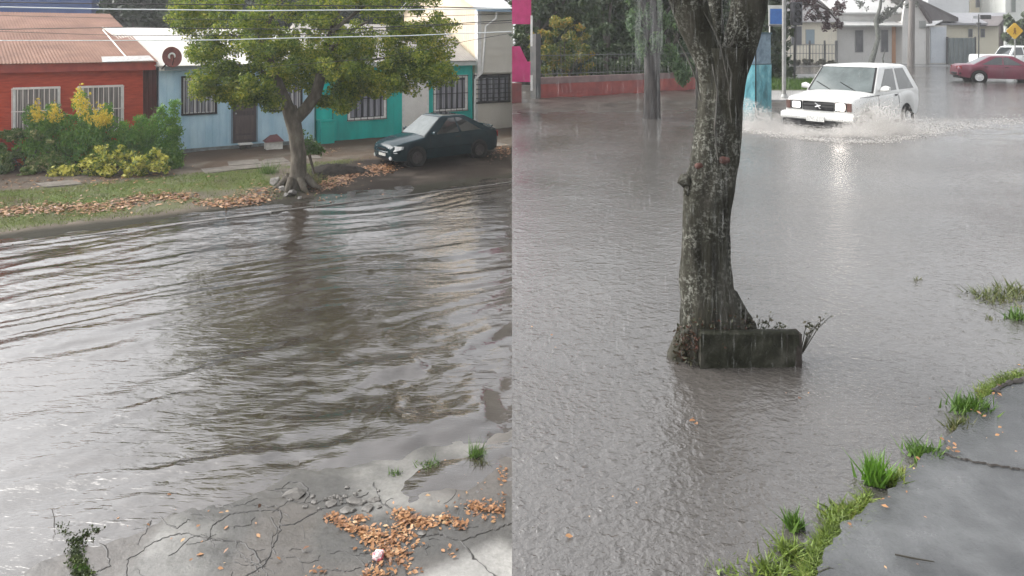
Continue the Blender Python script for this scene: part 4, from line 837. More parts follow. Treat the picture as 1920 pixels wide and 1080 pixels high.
noseC = rwh-rdC*3.2*.9+(latC if latC.y > 0 else -latC)*.66
noseC.z = WB-.05
rc, _, rf3 = car(noseC, rdC, 'dark red saloon crossing the wet road in front of the parked white vehicle', rdp, SPC, rim=RIMB)
for y in (-1,1):
    mb = MB(); mb.hull([(3.9,y*.45,.70),(3.95,y*.76,.70),(4.11,y*.45,.86),(3.98,y*.76,.86),(4.11,y*.45,.70),(4.06,y*.66,.86)]); mb.build('tail_lamp', mat('red_lens', (.2,.01,.01), rough=.2), rc)
    mb = MB(); mb.hull([(-.01,y*.3,.58),(-.01,y*.3,.68),(.2,y*.72,.58),(.22,y*.72,.70),(.1,y*.3,.69)]); mb.build('headlight', LAMP, rc)
mb = MB(); mb.tube([(4.0+.12-.25*abs(y)**2,y,.48) for y in np.linspace(-.72,.72,11)], .06, 6); mb.tube([(-.02+.3*abs(y)**2,y,.44) for y in np.linspace(-.72,.72,11)], .06, 6); mb.build('bumper', BLK, rc)
# parked pale pickup behind it
SPD = dict(scale=.95, L=4.6, hw=.85, wr=.33, xw=(.85,3.6), plan=[(0,.85),(.3,.95),(1,1),(4.3,1),(4.6,.97)], bot=[(0,.42),(.2,.36),(4.2,.4),(4.6,.45)], top=[(0,.85),(.1,.95),(1.2,1.02),(2,1.06),(4.6,1.06)], crown=.03, bz=1.0, rz=1.62, wb=.94, wr_=.80, gx=(1.15,1.7,2.75,3.05), side=[(.1,.5,.13,0),(.55,.93,0,.03)], seams=(1.3,2.3), handles=(2.1,))
pd = W(1868,112,41); pd.z = WB-.02; hd = math.atan2(.1,-1)
car(pd+V3((3.9,.8,0)), V3((-1,.06,0)), 'white pickup parked behind the dark red saloon', mat('pale_white_paint', (.62,.64,.63), (.7,.72,.71), 2, .3, coat=.3), SPD, rim=RIMA)
# ================================================================== UPPER STREET (right of the terrace edge, x > 0), flood level WB
def GB(x, y, z=WB): return G(x, y, z)
# terrace body with its retaining face in the plane x = 0
mb = MB(); mb.add([(.10,2.2,-1.2),(400,2.2,-1.2),(400,400,-1.2),(.10,400,-1.2),(.0005,2.2,WB-.08),(400,2.2,WB-.08),(400,400,WB-.08),(.0005,400,WB-.08)], [(3,2,1,0),(4,5,6,7),(0,1,5,4),(1,2,6,5),(2,3,7,6),(3,0,4,7)]); tag(mb.build('terrace', mat('terrace_concrete', (.15,.145,.135), (.24,.235,.22), 1.5, .85, .4, 12, spec=.2)), kind='structure')
def zwb(X, Y):
    z = .0018*vnoise(X*1.2,Y*2.0,51)+.0012*vnoise(X*4.5,Y*5,52)+.0012*vnoise(X*11,Y*14,53)
    r = np.hypot((X-7.2)/2.6,(Y-15.0)/1.8); z = z+.03*np.exp(-((r-1)/.35)**2)*(.6+.8*vnoise(X*3,Y*3,54))
    s_ = X*.76+Y*.65; l_ = -X*.65+Y*.76
    wake = np.clip((X-8)/3, 0, 1)*np.exp(-((Y-14.2-.18*(X-8))/1.6)**2); z = z+wake*.025*np.sin((Y-.18*X)*9+2*vnoise(X*.8,Y*.8,55))
    near = np.exp(-((X-1.15)**2+(Y-4.0)**2)/.5); z = z+near*.0015*np.sin(np.hypot(X-1.15,Y-4.0)*55)
    return WB+z
xs = np.concatenate([[0],np.linspace(.02,6,200), np.linspace(6.05,26,240), np.linspace(27,120,30)]); ys = np.concatenate([np.linspace(2.2,7,230), np.linspace(7.04,19,260), np.linspace(19.3,48,90)])
B_W = watermat('grey_flood', (.06,.055,.05), (.085,.078,.072), 32, 90, .10, 2.0, (1,1.1,1), .2, 13, k=.5, pit=17)
grid('flooded_street', xs, ys, zwb, B_W, skirt=WB-.08)
# wet road beyond the flood and the strip of pavement across the corner
mb = MB(); mb.box(0,400,48,400,WB-.08,WB+.01); tag(mb.build('wet_road', mat('wet_asphalt', (.09,.09,.09), (.14,.14,.14), .6, .25, .2, 20)), kind='structure')
def flat(name, pix, z0, th, m, kind='structure'):
    mb = MB(); P = [GB(x,y,z0) for x, y in pix]; mb.poly(P, (0,0,-th)); return tag(mb.build(name, m), kind=kind)
WALKB = mat('wet_sidewalk', (.14,.125,.115), (.23,.215,.20), 1.5, .3, .2, 14)
mb = MB(); mb.poly([GB(1436,187,WB+.13), GB(1530,187,WB+.13), GB(1560,168,WB+.13), GB(1436,168,WB+.13)], (0,0,-.2)); mb.poly([GB(1436,146,WB+.12), GB(1640,146,WB+.12), GB(1640,139,WB+.12), GB(1436,139,WB+.12)], (0,0,-.2))
tag(mb.build('sidewalk', mat('pale_sidewalk', (.30,.29,.28), (.40,.39,.38), 2, .35)), kind='structure')
mb = MB(); mb.poly([GB(1436,168.3,WB+.15), GB(1556,168.3,WB+.15), GB(1576,150,WB+.15), GB(1436,150,WB+.15)], (0,0,-.2)); tag(mb.build('lawn_strip', mat('lawn_soil', (.05,.075,.02), (.08,.11,.03), 3, .8)), kind='structure')
P = []
for _ in range(2600): q = GB(random.uniform(1436,1562), random.uniform(151,167.5), WB+.15); P.append(tuple(q))
tag(cards('lawn_grass', blades(np.array(P), .16, .02, .5), GR), kind='stuff')
# muddy bank in front of the red wall
def zbank(X, Y):
    e = np.interp(X, [0,1.2,2.8,5,7.5,9], [17.2,17.2,17.4,17.6,17.0,16.2]); return WB-.03+np.clip((Y-e)*.03, -.05, .12)+.022*vnoise(X*2.1,Y*1.4,61)+.012*vnoise(X*6,Y*4,62)
xs = np.linspace(.001,8.2,110); ys = np.linspace(14.5,27.5,120)
grid('muddy_bank', xs, ys, zbank, mat('wet_mud', (.035,.029,.025), (.085,.073,.064), 1.8, .3, .5, 12, spec=.6), skirt=WB-.1)

# big tree trunk with a planter slab
TBY = 4.2; tbp = V3((W(1335,690,TBY).x,TBY,WB))
t = thing('street_tree', tbp, 'gnarled dark mossy trunk with lichen streaks standing in the flood, forked at the top', 'tree')
BARK2 = mat('mossy_bark', (.009,.008,.006), (.062,.057,.047), 9, .85, 1.0, 36, stretch=(1,1,.22), c3=(.034,.033,.024), lo=.34, hi=.70, detail=12, spec=.2)
nt = BARK2.node_tree; L_ = nt.links.new; pb = nt.nodes['Principled BSDF']; src = pb.inputs['Base Color'].links[0].from_socket; tc = nd(nt, 'ShaderNodeTexCoord')
na = nd(nt, 'ShaderNodeTexNoise', Scale=4.5, Detail=4); nb = nd(nt, 'ShaderNodeTexNoise', Scale=46, Detail=8, Roughness=.75); L_(tc.outputs['Object'], na.inputs['Vector']); L_(tc.outputs['Object'], nb.inputs['Vector'])
ma = nd(nt, 'ShaderNodeMapRange'); ma.inputs['From Min'].default_value = .42; ma.inputs['From Max'].default_value = .62; L_(na.outputs['Fac'], ma.inputs['Value'])
mb_ = nd(nt, 'ShaderNodeMapRange'); mb_.inputs['From Min'].default_value = .50; mb_.inputs['From Max'].default_value = .60; L_(nb.outputs['Fac'], mb_.inputs['Value'])
mm = nd(nt, 'ShaderNodeMath', operation='MULTIPLY'); L_(ma.outputs[0], mm.inputs[0]); L_(mb_.outputs[0], mm.inputs[1]); mx = nd(nt, 'ShaderNodeMix', data_type='RGBA'); L_(mm.outputs[0], mx.inputs[0]); L_(src, mx.inputs[6]); mx.inputs[7].default_value = (.20,.20,.175,1); L_(mx.outputs[2], pb.inputs['Base Color'])
def bark_tube(mb, rows, n=44, seed=0, amp=.11, cap=True, sq=.85):
    """rows of (y_px, x_left, x_right, dy); a real round trunk with ridged bark"""
    vs = []; rows2 = []
    for (a, b) in zip(rows[:-1], rows[1:]):
        k = max(2, int(abs(a[0]-b[0])/6))
        for i in range(k): q = i/k; rows2.append([a[j]+(b[j]-a[j])*q for j in range(4)])
    rows2.append(rows[-1])
    for (y, xl, xr, dy) in rows2:
        Yc = TBY+dy; c = W((xl+xr)/2, y, Yc); r = (xr-xl)/2*Yc/F_
        for k in range(n):
            th = 2*math.pi*k/n; ca, sa = math.cos(th), math.sin(th)
            f = mnoise.noise(V3((ca*2.2+seed,sa*2.2,c.z*1.6)))*amp+mnoise.noise(V3((ca*6+seed,sa*6,c.z*3.2)))*amp*.7+abs(mnoise.noise(V3((ca*11,sa*11+seed,c.z*5))))*amp*.55
            rr = r*(.97+f); vs.append((c.x+rr*ca, c.y+rr*sa*sq, c.z))
    m = len(rows2); fs = [(i*n+k, i*n+(k+1)%n, (i+1)*n+(k+1)%n, (i+1)*n+k) for i in range(m-1) for k in range(n)]
    if cap: fs.append(tuple(range(n-1,-1,-1))); fs.append(tuple((m-1)*n+k for k in range(n)))
    mb.add(vs, fs)
mb = MB()
bark_tube(mb, [(712,1258,1412,0),(690,1262,1412,0),(650,1268,1405,0),(610,1274,1396,0),(570,1276,1384,0),(530,1276,1374,0),(480,1279,1369,0),(430,1280,1369,0),(390,1280,1371,0),(340,1282,1378,0),(310,1294,1384,0),(280,1298,1388,0),(240,1303,1391,0),(200,1309,1392,0),(160,1312,1396,0),(120,1312,1404,0),(90,1308,1412,0)])
bark_tube(mb, [(165,1318,1372,-.02),(120,1304,1362,-.02),(90,1290,1352,-.02),(60,1274,1342,-.03),(30,1262,1334,-.04),(0,1253,1326,-.05),(-60,1230,1300,-.1),(-160,1190,1250,-.2),(-260,1150,1195,-.3)], 36, 3)
bark_tube(mb, [(150,1342,1398,.0),(110,1350,1412,0),(70,1358,1424,0),(35,1366,1432,0),(0,1370,1438,.02),(-60,1382,1446,.05),(-160,1400,1452,.1),(-270,1420,1456,.2)], 36, 7)
bark_tube(mb, [(120,1340,1364,.06),(80,1334,1360,.09),(40,1330,1356,.12),(0,1326,1352,.15),(-80,1320,1340,.2),(-200,1310,1324,.25)], 20, 9)
bark_tube(mb, [(705,1370,1424,-.02),(680,1368,1420,-.02),(640,1366,1416,-.01),(605,1364,1411,0),(575,1360,1396,.01),(545,1352,1380,.02)], 26, 12)      # root flare
bark_tube(mb, [(708,1246,1300,-.06),(690,1248,1300,-.06),(660,1253,1300,-.05),(630,1266,1304,-.03),(606,1276,1306,0)], 24, 14)
for (x,y,r,s_) in ((1284,342,15,2),(1289,355,11,5),(1402,590,13,8),(1408,612,12,9)):
    c = W(x,y,TBY-.05); q = r*c.y/F_; mb2 = rock(c, q, 1.15, s_); mb.add(mb2.v, mb2.f)
mb.build('trunk', BARK2, t, smooth=True, sharp=80)
mb = MB()
RM = mat('rusty_stub', (.035,.010,.007), (.085,.03,.02), 14, .7, .6, 40)
for (x,y,r,s_) in ((1358,301,11,3),(1310,311,9,4)): m2 = rock(W(x,y,TBY-.145), r*TBY/F_, .75, s_); m2.build('branch_stub', RM, t, smooth=True, sharp=60)
# vine stems climbing the bark
VS = mat('pale_vine', (.03,.028,.022), (.085,.08,.068), 9, .8)
mb = MB()
for pts in ([(1318,20),(1340,60),(1352,90),(1360,130),(1368,165)],[(1262,60),(1290,110),(1306,150),(1314,190)],[(1380,60),(1362,105),(1372,140),(1366,180),(1372,230)],[(1335,120),(1345,170),(1340,240),(1346,300)]):
    mb.tube([W(x,y,TBY-.13-.02*(y > 120)) for x, y in pts], [.0035,.005,.005,.004,.003][:len(pts)], 6)
mb.build('vine_stem', VS, t, smooth=True, sharp=80)
P = []
for _ in range(1100):
    x = random.uniform(1264,1412); y = random.gauss(655,30); c = W(x,min(y,690),TBY-.12-.05*math.sin((x-1262)/150*math.pi)+random.gauss(0,.012)); P.append((c.x,c.y,c.z))
P = np.array(P); A_ = leaves([(p[0],p[1],p[2],.01) for p in P], 1300, .010, .5, .3); cards('moss_leaf', A_, leafmat('base_moss', [(.012,.012,.006),(.03,.035,.01),(.055,.025,.014),(.10,.035,.022)], 9, .15), t)
# planter slab
a_, b_ = GB(1314,692), GB(1499,688); zt_ = W(1316,623,a_.y).z; d_ = (b_-a_).normalized(); q_ = V3((-d_.y,d_.x,0))
t = thing('planter_slab', a_.lerp(b_,.5), 'mossy concrete slab standing on edge in the flood before the gnarled trunk', 'slab')
mb = MB(); ln = (b_-a_).length; n = 40; vs = []; fs = []
for i in range(n+1):
    x = ln*i/n
    for (w, z) in ((0,WB-.1),(0,zt_-.012),(.012,zt_-.002),(.045,zt_),(.055,zt_-.01),(.055,WB-.1)):
        j = .004*mnoise.noise(V3((x*22,w*40,z*22))); jz = .004*mnoise.noise(V3((x*30,w*10,5))) if z > WB else 0
        vs.append(a_*1+d_*x+q_*(w+j)+V3((0,0,z-a_.z+jz-(.012*i/n if z > WB else 0))))
for i in range(n):
    for k in range(5): fs.append((i*6+k,i*6+k+1,(i+1)*6+k+1,(i+1)*6+k))
fs += [(5,4,3,2,1,0), tuple(n*6+k for k in range(6))]; mb.add(vs, fs)
mb.build('front_slab', mat('mossy_slab', (.012,.012,.008), (.055,.053,.042), 9, .8, .8, 34, c3=(.024,.025,.016), spec=.2), t, smooth=True, sharp=50)
mb = MB(); mb.pbox(b_+V3((0,0,-.1))-d_*.075, d_*.09, q_*.075, V3((0,0,zt_-WB+.078))); mb.build('side_slab', mat('dark_slab', (.02,.015,.012), (.05,.04,.033), 10, .8, .6, 34), t)
# twiggy seedlings behind the slab
TW = mat('dark_twig', (.02,.018,.012), (.04,.035,.025), 9, .8); TL = leafmat('dull_leaf', [(.02,.025,.012),(.05,.055,.025),(.09,.05,.03)], 9, .2)
for (x0,y0,tips,l) in ((1415,640,[(1432,600),(1450,590),(1462,603),(1470,612),(1425,596)],'thin twiggy seedling between the gnarled trunk and the top of the slab'),(1500,640,[(1516,600),(1528,608),(1545,596),(1560,590),(1522,618),(1535,604)],'sparse drooping twigs over the water right of the slab')):
    p0 = W(x0,y0,4.15); p0.z = WB; t = thing('seedling', p0, l, 'seedling'); mb = MB(); lf = []
    for (x,y) in tips:
        e = W(x,y,4.15+random.gauss(0,.05)); m_ = p0.lerp(e,.55)+V3((0,0,.03)); mb.tube([p0,m_,e], [.0035,.0025,.0012], 5)
        for k in range(9): c = m_.lerp(e, random.random()); lf.append((c.x+random.gauss(0,.012),c.y,c.z+random.gauss(0,.012),.012))
    mb.build('stem', TW, t); cards('leaf', leaves(lf, 70, .011, .5, .2), TL, t)
# orange leaf under the water surface + floating leaves
P = []
for (x,y,n,sx,sy) in ((1306,797,7,7,4),(1160,960,5,60,30),(1030,625,5,30,20),(1500,745,3,20,15),(1740,770,4,50,25),(1915,685,4,4,5)):
    for _ in range(n): q = GB(x+random.gauss(0,sx), y+random.gauss(0,sy)); P.append((max(q.x,.02),q.y))
leaf_litter('floating_leaves', np.array(P), lambda X, Y: zwb(X,Y)+.002, .012, LIT)

# near pavement, bottom right, with its grassy edge
EDG = [(1520,1100),(1545,1035),(1580,985),(1640,940),(1700,878),(1770,830),(1825,770),(1860,735),(1925,705),(1990,690)]
E3 = [GB(x,y,WB+.03) for x, y in EDG]; far_ = [V3((4.6,4.3,WB+.03)), V3((4.6,1.2,WB+.03)), V3((.9,1.2,WB+.03))]
bm = bmesh.new(); rngp = random.Random(3)
ring = []
for i in range(len(E3)-1):
    for k in range(8): p = E3[i].lerp(E3[i+1],k/8); ring.append(p+V3((rngp.gauss(0,.006),rngp.gauss(0,.008),0)))
mb = MB(); mb.poly(ring+[E3[-1]]+far_, (0,0,-.16))
tag(mb.build('pavement', mat('wet_slab', (.045,.048,.05), (.11,.113,.115), 2.6, .17, .35, 60, spec=.5, rvar=.14, c3=(.07,.072,.074), detail=12)), kind='structure')
fB = lambda x, y: G(x, y, WB+.033)
mb = MB(); ribbon(mb, [(1762,848),(1790,858),(1830,866),(1870,874),(1925,882)], .007, .004, fB); ribbon(mb, [(1862,735),(1880,722),(1925,708)], .016, .008, fB); tag(mb.build('pavement_crack', mat('crack_soil', (.025,.02,.016), rough=.6)), kind='structure')
mb = MB(); a_ = [fB(x,y)+V3((0,0,.005)) for x, y in ((1678,1042),(1710,1049),(1752,1056))]; mb.tube(a_, [.003,.0035,.002], 5); solo(mb, 'twig', TW, a_[0], 'bent dark twig lying on the wet slab at the lower right', 'twig')
mb = MB(); a_ = [GB(x,y,WB+.02)+V3((0,0,.008)) for x, y in ((1535,1078),(1555,1070),(1568,1072))]; mb.tube(a_, [.004,.004,.002], 5); solo(mb, 'twig', TW, a_[0], 'short dark twig among the moss at the bottom of the pavement edge', 'twig')
P = []
for i in range(46):
    k = random.randrange(2,9); x = EDG[k][0]+random.gauss(14,10); y = EDG[k][1]+random.gauss(8,10); q = fB(x,y); P.append((q.x,q.y))
for (x,y) in ((1700,930),(1880,815),(1875,810),(1735,975),(1660,1068),(1720,1070),(1870,820),(1850,830),(1905,850)): q = fB(x,y); P.append((q.x,q.y))
leaf_litter('fallen_leaves', np.array(P), lambda X, Y: WB+.034+0*X, .011, LIT)
MOSS = leafmat('edge_moss', [(.05,.065,.012),(.09,.14,.018),(.16,.23,.035),(.24,.22,.06)], 6, .25); GRB = leafmat('bright_grass', [(.06,.13,.014),(.12,.26,.025),(.22,.38,.06)], 5, .4)
fW = lambda x, y: G(x, y, WB+.012)
P = []
for i in range(len(EDG)-2):
    for _ in range(1150):
        q = random.random(); x = EDG[i][0]+(EDG[i+1][0]-EDG[i][0])*q+random.gauss(-10,9); y = EDG[i][1]+(EDG[i+1][1]-EDG[i][1])*q+random.gauss(0,7)
        if float(vnoise(np.array([x*.02]),np.array([y*.02]),71)[0]) < -.35 and i not in (0,1): continue
        P.append(tuple(fW(x,y)))
tag(cards('moss_strip', blades(np.array(P), .016, .004, 1.3), MOSS), kind='stuff')
for (x,y,h,w,n,m,l,le) in ((1640,900,.085,.022,260,GRB,'tallest bright green tuft on the pavement edge',.35),(1675,905,.05,.018,120,MOSS,'low mossy tuft just right of the tallest tuft',.6),(1820,768,.065,.038,260,GR,'wide green tuft high on the pavement edge near the bare crack',.45),(1800,800,.04,.022,120,GRD,'yellowish tuft below the wide green tuft',.7),(1735,850,.045,.034,200,GR,'dark ragged tuft in the middle of the pavement edge',.7),(1490,985,.05,.016,120,GR,'lone dark tuft standing apart in the water',.45),(1580,965,.03,.04,260,MOSS,'flat mossy cushion below the tallest tuft',1.0),(1487,1032,.03,.034,220,MOSS,'rounded moss cushion next to the bottom of the pavement edge',1.0),(1450,1068,.03,.034,180,MOSS,'last moss cushion, cut by the bottom of the view',1.0),(1372,1076,.015,.05,70,MOSS,'thin green weed patch at the bottom, leftmost on the flooded street',1.2),(1890,715,.03,.02,70,GRD,'small dry tuft beside the dark crack at the right',.8)):
    bush_tuft(x,y,h,w,n,l,m,'grass_tuft',le,fW)
fI = lambda x, y: G(x, y, WB-.005)
bush_tuft(1870,560,.05,.10,300,'wide yellow green island of grass in the flood at the right',GRD,'grass_tuft',1.0,fI); bush_tuft(1905,548,.06,.08,160,'taller right end of the yellow green grass island',GRD,'grass_tuft',.6,fI); bush_tuft(1906,598,.07,.035,110,'small green grass tuft below the grass island',GR,'grass_tuft',.5,fI); bush_tuft(1858,600,.03,.02,24,'few dark stalks in the flood left of the small green tuft',GRD,'grass_tuft',.4,fI); bush_tuft(1718,525,.035,.02,16,'few thin stalks poking out of the flood left of the grass island',GRD,'grass_tuft',.5,fI)

# ------------------------------------------------------------------ left background: red wall, hedges, magenta fence
a_, b_ = GB(1012,189,WB+.02), GB(1310,171,WB+.02); d_ = (b_-a_); d_.z = 0; ln = d_.length; d_.normalize(); q_ = V3((-d_.y,d_.x,0)); hz = W(1012,147,a_.y).z-WB
t = thing('garden_wall', a_.lerp(b_,.5), 'low brick red garden wall with a grey cap and iron railing below the hedges', 'wall')
def wb(mb, s0, s1, z0, z1, w0, w1): return mb.pbox(a_+d_*s0+q_*w0+V3((0,0,z0)), d_*(s1-s0), q_*(w1-w0), V3((0,0,z1-z0)))
mb = MB(); wb(mb,0,ln,-.1,hz-.2,0,.18); mb.build('wall', mat('red_wall', (.20,.045,.04), (.33,.075,.06), 2.5, .6, .3, 14), t)
mb = MB(); wb(mb,0,ln,hz-.2,hz,-.01,.19); mb.build('wall_cap', mat('grey_red_cap', (.14,.09,.085), (.22,.15,.14), 3, .6), t)
mb = MB()
for i in range(int(ln/.16)): x = .1+i*.16; mb.tube([a_+d_*x+q_*.09+V3((0,0,hz)), a_+d_*x+q_*.09+V3((0,0,hz+.75))], .006, 4)
for z in (.1,.68): mb.tube([a_+q_*.09+V3((0,0,hz+z)), a_+d_*ln+q_*.09+V3((0,0,hz+z))], .014, 4)
mb.build('railing', mat('dull_rail', (.10,.105,.10), (.16,.17,.16), 6, .6), t)
mb = MB(); wb(mb,-.18,0.0,-.1,2.05,-.05,.25); solo(mb, 'gate_post', mat('dark_post', (.04,.045,.045), (.09,.085,.08), 3, .6), a_-d_*.09, 'dark square post at the left end of the red garden wall', 'post')
Yp = a_.y-1.0
t = thing('magenta_fence', V3((.25,Yp,WB)), 'magenta board fence on a dull red base at the left edge of the flooded street', 'fence')
x1 = W(996,100,Yp).x
mb = MB(); mb.box(.001,x1*.96,Yp,Yp+.12,WB+.66,WB+1.25)
mb.poly([(x1*.96,Yp,WB+.66),(x1*.98,Yp,WB+.68),(x1*.55,Yp,WB+1.45),(.001,Yp,WB+1.7),(.001,Yp,WB+1.25),(x1*.96,Yp,WB+1.25)][:0] or [(.001,Yp+.005,WB+1.25),(x1*.8,Yp+.005,WB+1.25),(x1*.42,Yp+.005,WB+1.7),(.001,Yp+.005,WB+1.7)], (0,.1,0))
mb.box(.001,x1,Yp+.02,Yp+.12,WB+2.35,WB+4.4); mb.build('board', mat('magenta_boards', (.42,.02,.12), (.60,.04,.20), 2, .5), t)
mb = MB(); mb.box(x1-.02,x1+.04,Yp-.02,Yp+.05,WB+.4,WB+.85); mb.box(x1-.02,x1+.04,Yp-.02,Yp+.05,WB+1.7,WB+2.6); mb.build('white_post', WHITEP, t)
mb = MB(); mb.box(.001,x1*.5,Yp-.02,Yp+.2,WB-.1,WB+.62); mb.build('base_wall', mat('dull_red_base', (.14,.04,.04), (.22,.06,.055), 3, .6), t)
HED = leafmat('hedge_dark', [(.016,.034,.012),(.03,.058,.02),(.055,.085,.03),(.095,.12,.04)], .9, .25); HY2 = leafmat('autumn_hedge', [(.03,.055,.012),(.06,.105,.018),(.13,.16,.025),(.34,.25,.035),(.44,.20,.05)], .9, .3)
Yh = b_.y
shrub(1055, Yh-1.0, [(1050,80,52,0),(1020,110,38,0),(1090,95,38,0),(1060,55,32,0),(1080,120,36,.2),(1010,75,26,.2),(1035,125,30,.1)], 7000, .055, HY2, 'rounded hedge turning yellow and orange on top behind the red garden wall', 'hedge_bush')
bgtree(1010, Yh+2.5, WB, [(1000,10,46,0),(1060,0,50,.4),(1030,-40,55,0),(985,60,30,0)], 4200, .085, HED, 'dark tree behind the yellowing hedge and the magenta fence', group=None)
bgtree(1130, Yh+1.2, WB, [(1140,60,55,0),(1120,100,42,0),(1160,110,45,0),(1130,15,55,0),(1150,-40,60,0)], 5600, .085, HED, 'tall dark evergreen between the yellowing hedge and the nearer trunk', name='evergreen_tree')
bgtree(1270, Yh+1.5, WB, [(1250,70,52,0),(1290,100,40,0),(1230,110,36,0),(1280,30,60,0),(1300,-30,60,0),(1210,40,45,0)], 5600, .085, HED, 'dark leafy tree behind the slim trunk and the red wall', name='evergreen_tree')
bgtree(1395, Yh+4, WB, [(1370,30,50,0),(1410,20,44,0),(1360,90,40,0),(1415,75,36,0),(1390,-40,55,0)], 4600, .09, HED, 'dark tree filling the gap behind the gnarled trunk and the teal booth', name='evergreen_tree')
shrub(1180, Yh-.6, [(1030+i*22,132-i*.6,19,.1*(i%2)) for i in range(13)], 5200, .06, HED, 'low dark hedge growing along the top of the red garden wall', 'low_hedge')
# slim trunk with hanging foliage
Yt = GB(1222,222).y
t = thing('slim_tree', GB(1222,222), 'slim dark trunk with hanging pale green foliage before the red wall', 'tree')
mb = MB(); mb.tube([W(1222,232,Yt),W(1222,215,Yt),W(1223,160,Yt),W(1222,110,Yt),W(1224,70,Yt),W(1220,0,Yt),W(1216,-90,Yt)], [.26,.20,.185,.18,.165,.13,.08], 14, jit=.18)
for (x,y,r) in ((1180,-40,.06),(1270,0,.06),(1255,50,.05),(1195,30,.05)): mb.tube([W(1223,95,Yt),W((1223+x)/2,y+25,Yt),W(x,y,Yt)], [.08,r,.02], 7)
mb.build('trunk', mat('wet_dark_bark', (.012,.011,.011), (.045,.038,.036), 8, .8, .7, 24, stretch=(1,1,.3)), t, smooth=True, sharp=80)
sub = []
for (x,y,r) in ((1215,20,45),(1250,40,32),(1195,50,28),(1235,80,26),(1262,100,20),(1272,130,16),(1282,145,12),(1210,88,22),(1230,-40,50),(1180,-10,38),(1290,10,30)):
    c = W(x,y,Yt-.1); q = r*Yt/F_
    for k in range(9): d2 = unit(1)[0]*q*random.random(); sub.append((c.x+d2[0],c.y+d2[1]*.8,c.z+d2[2],.10,.10,.20))
cards('crown', leaves(sub, 4600, .05, .35, .3, -1.0), leafmat('pale_hanging', [(.04,.07,.035),(.07,.12,.06),(.13,.19,.10),(.16,.26,.08)], 1.2, .4), t)
mb = MB(); Ys = GB(1307,205).y; mb.tube([W(1307,212,Ys),W(1308,120,Ys),W(1306,10,Ys),W(1304,-80,Ys)], .055, 8); solo(mb, 'thin_trunk', mat('thin_bark', (.025,.022,.02), (.06,.055,.05), 9, .8), W(1307,205,Ys), 'very thin dark stem half hidden by the gnarled trunk', 'tree', smooth=True)
# teal booth
Yb = GB(1417,212).y; pz = W(1417,62,Yb).z; t = thing('utility_booth', GB(1417,212), 'weathered teal and grey metal booth beside the gnarled trunk', 'booth')
c = GB(1417,212); uR = V3((.52,.30,0)); uL = V3((-.36,.42,0)); zs = W(1417,122,Yb).z-WB; ht = pz-WB
mb = MB(); mb.pbox(c-V3((0,0,.1)), uR, uL, V3((0,0,zs+.1))); mb.build('lower_panel', mat('worn_teal', (.03,.14,.17), (.22,.42,.44), 4, .5, .3, 20, c3=(.08,.27,.32), stretch=(1,1,.5)), t)
mb = MB(); k_ = V3((uR.x+uL.x,uR.y+uL.y,0))*.02; mb.pbox(c+V3((0,0,zs+.03))+k_, uR*.96, uL*.96, V3((0,0,ht-zs-.06))); mb.build('upper_panel', mat('worn_blue_grey', (.06,.10,.14), (.16,.23,.28), 4, .5, .3, 20), t)
mb = MB(); mb.pbox(c+V3((0,0,zs))-k_*.6, uR*1.03, uL*1.03, V3((0,0,.03))); mb.pbox(c+V3((0,0,ht-.03))-k_, uR*1.05, uL*1.05, V3((0,0,.05))); mb.build('trim', mat('dark_teal_trim', (.02,.06,.08), rough=.5), t)
mb = MB(); mb.tube([c+V3((-.004,-.006,-.1)), c+V3((-.004,-.006,ht))], .018, 5); mb.build('corner_seam', BLK, t)
# ------------------------------------------------------------------ posts and signs
GREY = mat('galvanised', (.22,.22,.21), (.32,.32,.31), 6, .5, metal=.3); DKP = mat('dark_pole', (.03,.03,.032), (.06,.06,.06), 7, .5)
def post(x, y0, y1, z, r, m, name, label, cat='pole'):
    p = G(x, y0, z); q = W(x, y1, p.y); mb = MB(); mb.tube([p-V3((0,0,.1)), q], [r,r*.9], 10); mb.lathe(p, (0,0,1), [(-.02,r*2.1),(.02,r*2.1),(.12,r*1.3),(.13,r)], 12); return solo(mb, name, m, p, label, cat, smooth=True), p, q
post(1470,184,-40,WB+.13,.062,GREY,'lamp_post','grey metal lamp post on the wet sidewalk left of the white off-roader')
Yk = G(1489,152,WB+.15).y; t = thing('traffic_light', G(1489,152,WB+.15), 'dark traffic light on a thin black pole behind the grey lamp post', 'traffic light')
p = G(1489,152,WB+.15); mb = MB(); mb.tube([p-V3((0,0,.1)), W(1492,44,Yk)], .05, 8); mb.build('pole', DKP, t)
mb = MB(); q = W(1493,28,Yk); mb.box(q.x-.20,q.x+.20,Yk-.14,Yk+.14,W(0,47,Yk).z,W(0,4,Yk).z); hd = mb.build('signal_head', mat('signal_grey', (.045,.045,.05), (.09,.09,.10), 5, .5), t)
for yy in (12,25,38): mb = MB(); mb.lathe(W(1493,yy,Yk)+V3((0,-.14,0)), (0,-1,0), [(0,.11),(.10,.12),(.10,.105),(.0,.10)], 14); mb.build('visor', BLK, hd)
p = GB(1443,132,WB+.1); Ys = 24.0; base = V3((W(1443,0,Ys).x,Ys,WB)); t = thing('blue_sign', base, 'small blue sign in a pale frame on a thin white post beside the booth', 'sign')
mb = MB(); mb.tube([base-V3((0,0,.1)), W(1443,14,Ys)], .022, 8); mb.build('post', WHITEP, t)
q0, q1 = W(1440,49,Ys), W(1469,10,Ys); mb = MB(); mb.box(q0.x,q1.x,Ys-.06,Ys-.03,q0.z,q1.z); fr = mb.build('frame', mat('sign_frame', (.42,.43,.40), (.52,.53,.50), 4, .5), t)
mb = MB(); mb.box(q0.x+.05,q1.x-.05,Ys-.07,Ys-.058,q0.z+.07,q1.z-.12); mb.build('panel', mat('sign_blue', (.02,.09,.30), (.04,.15,.42), 4, .4), fr)
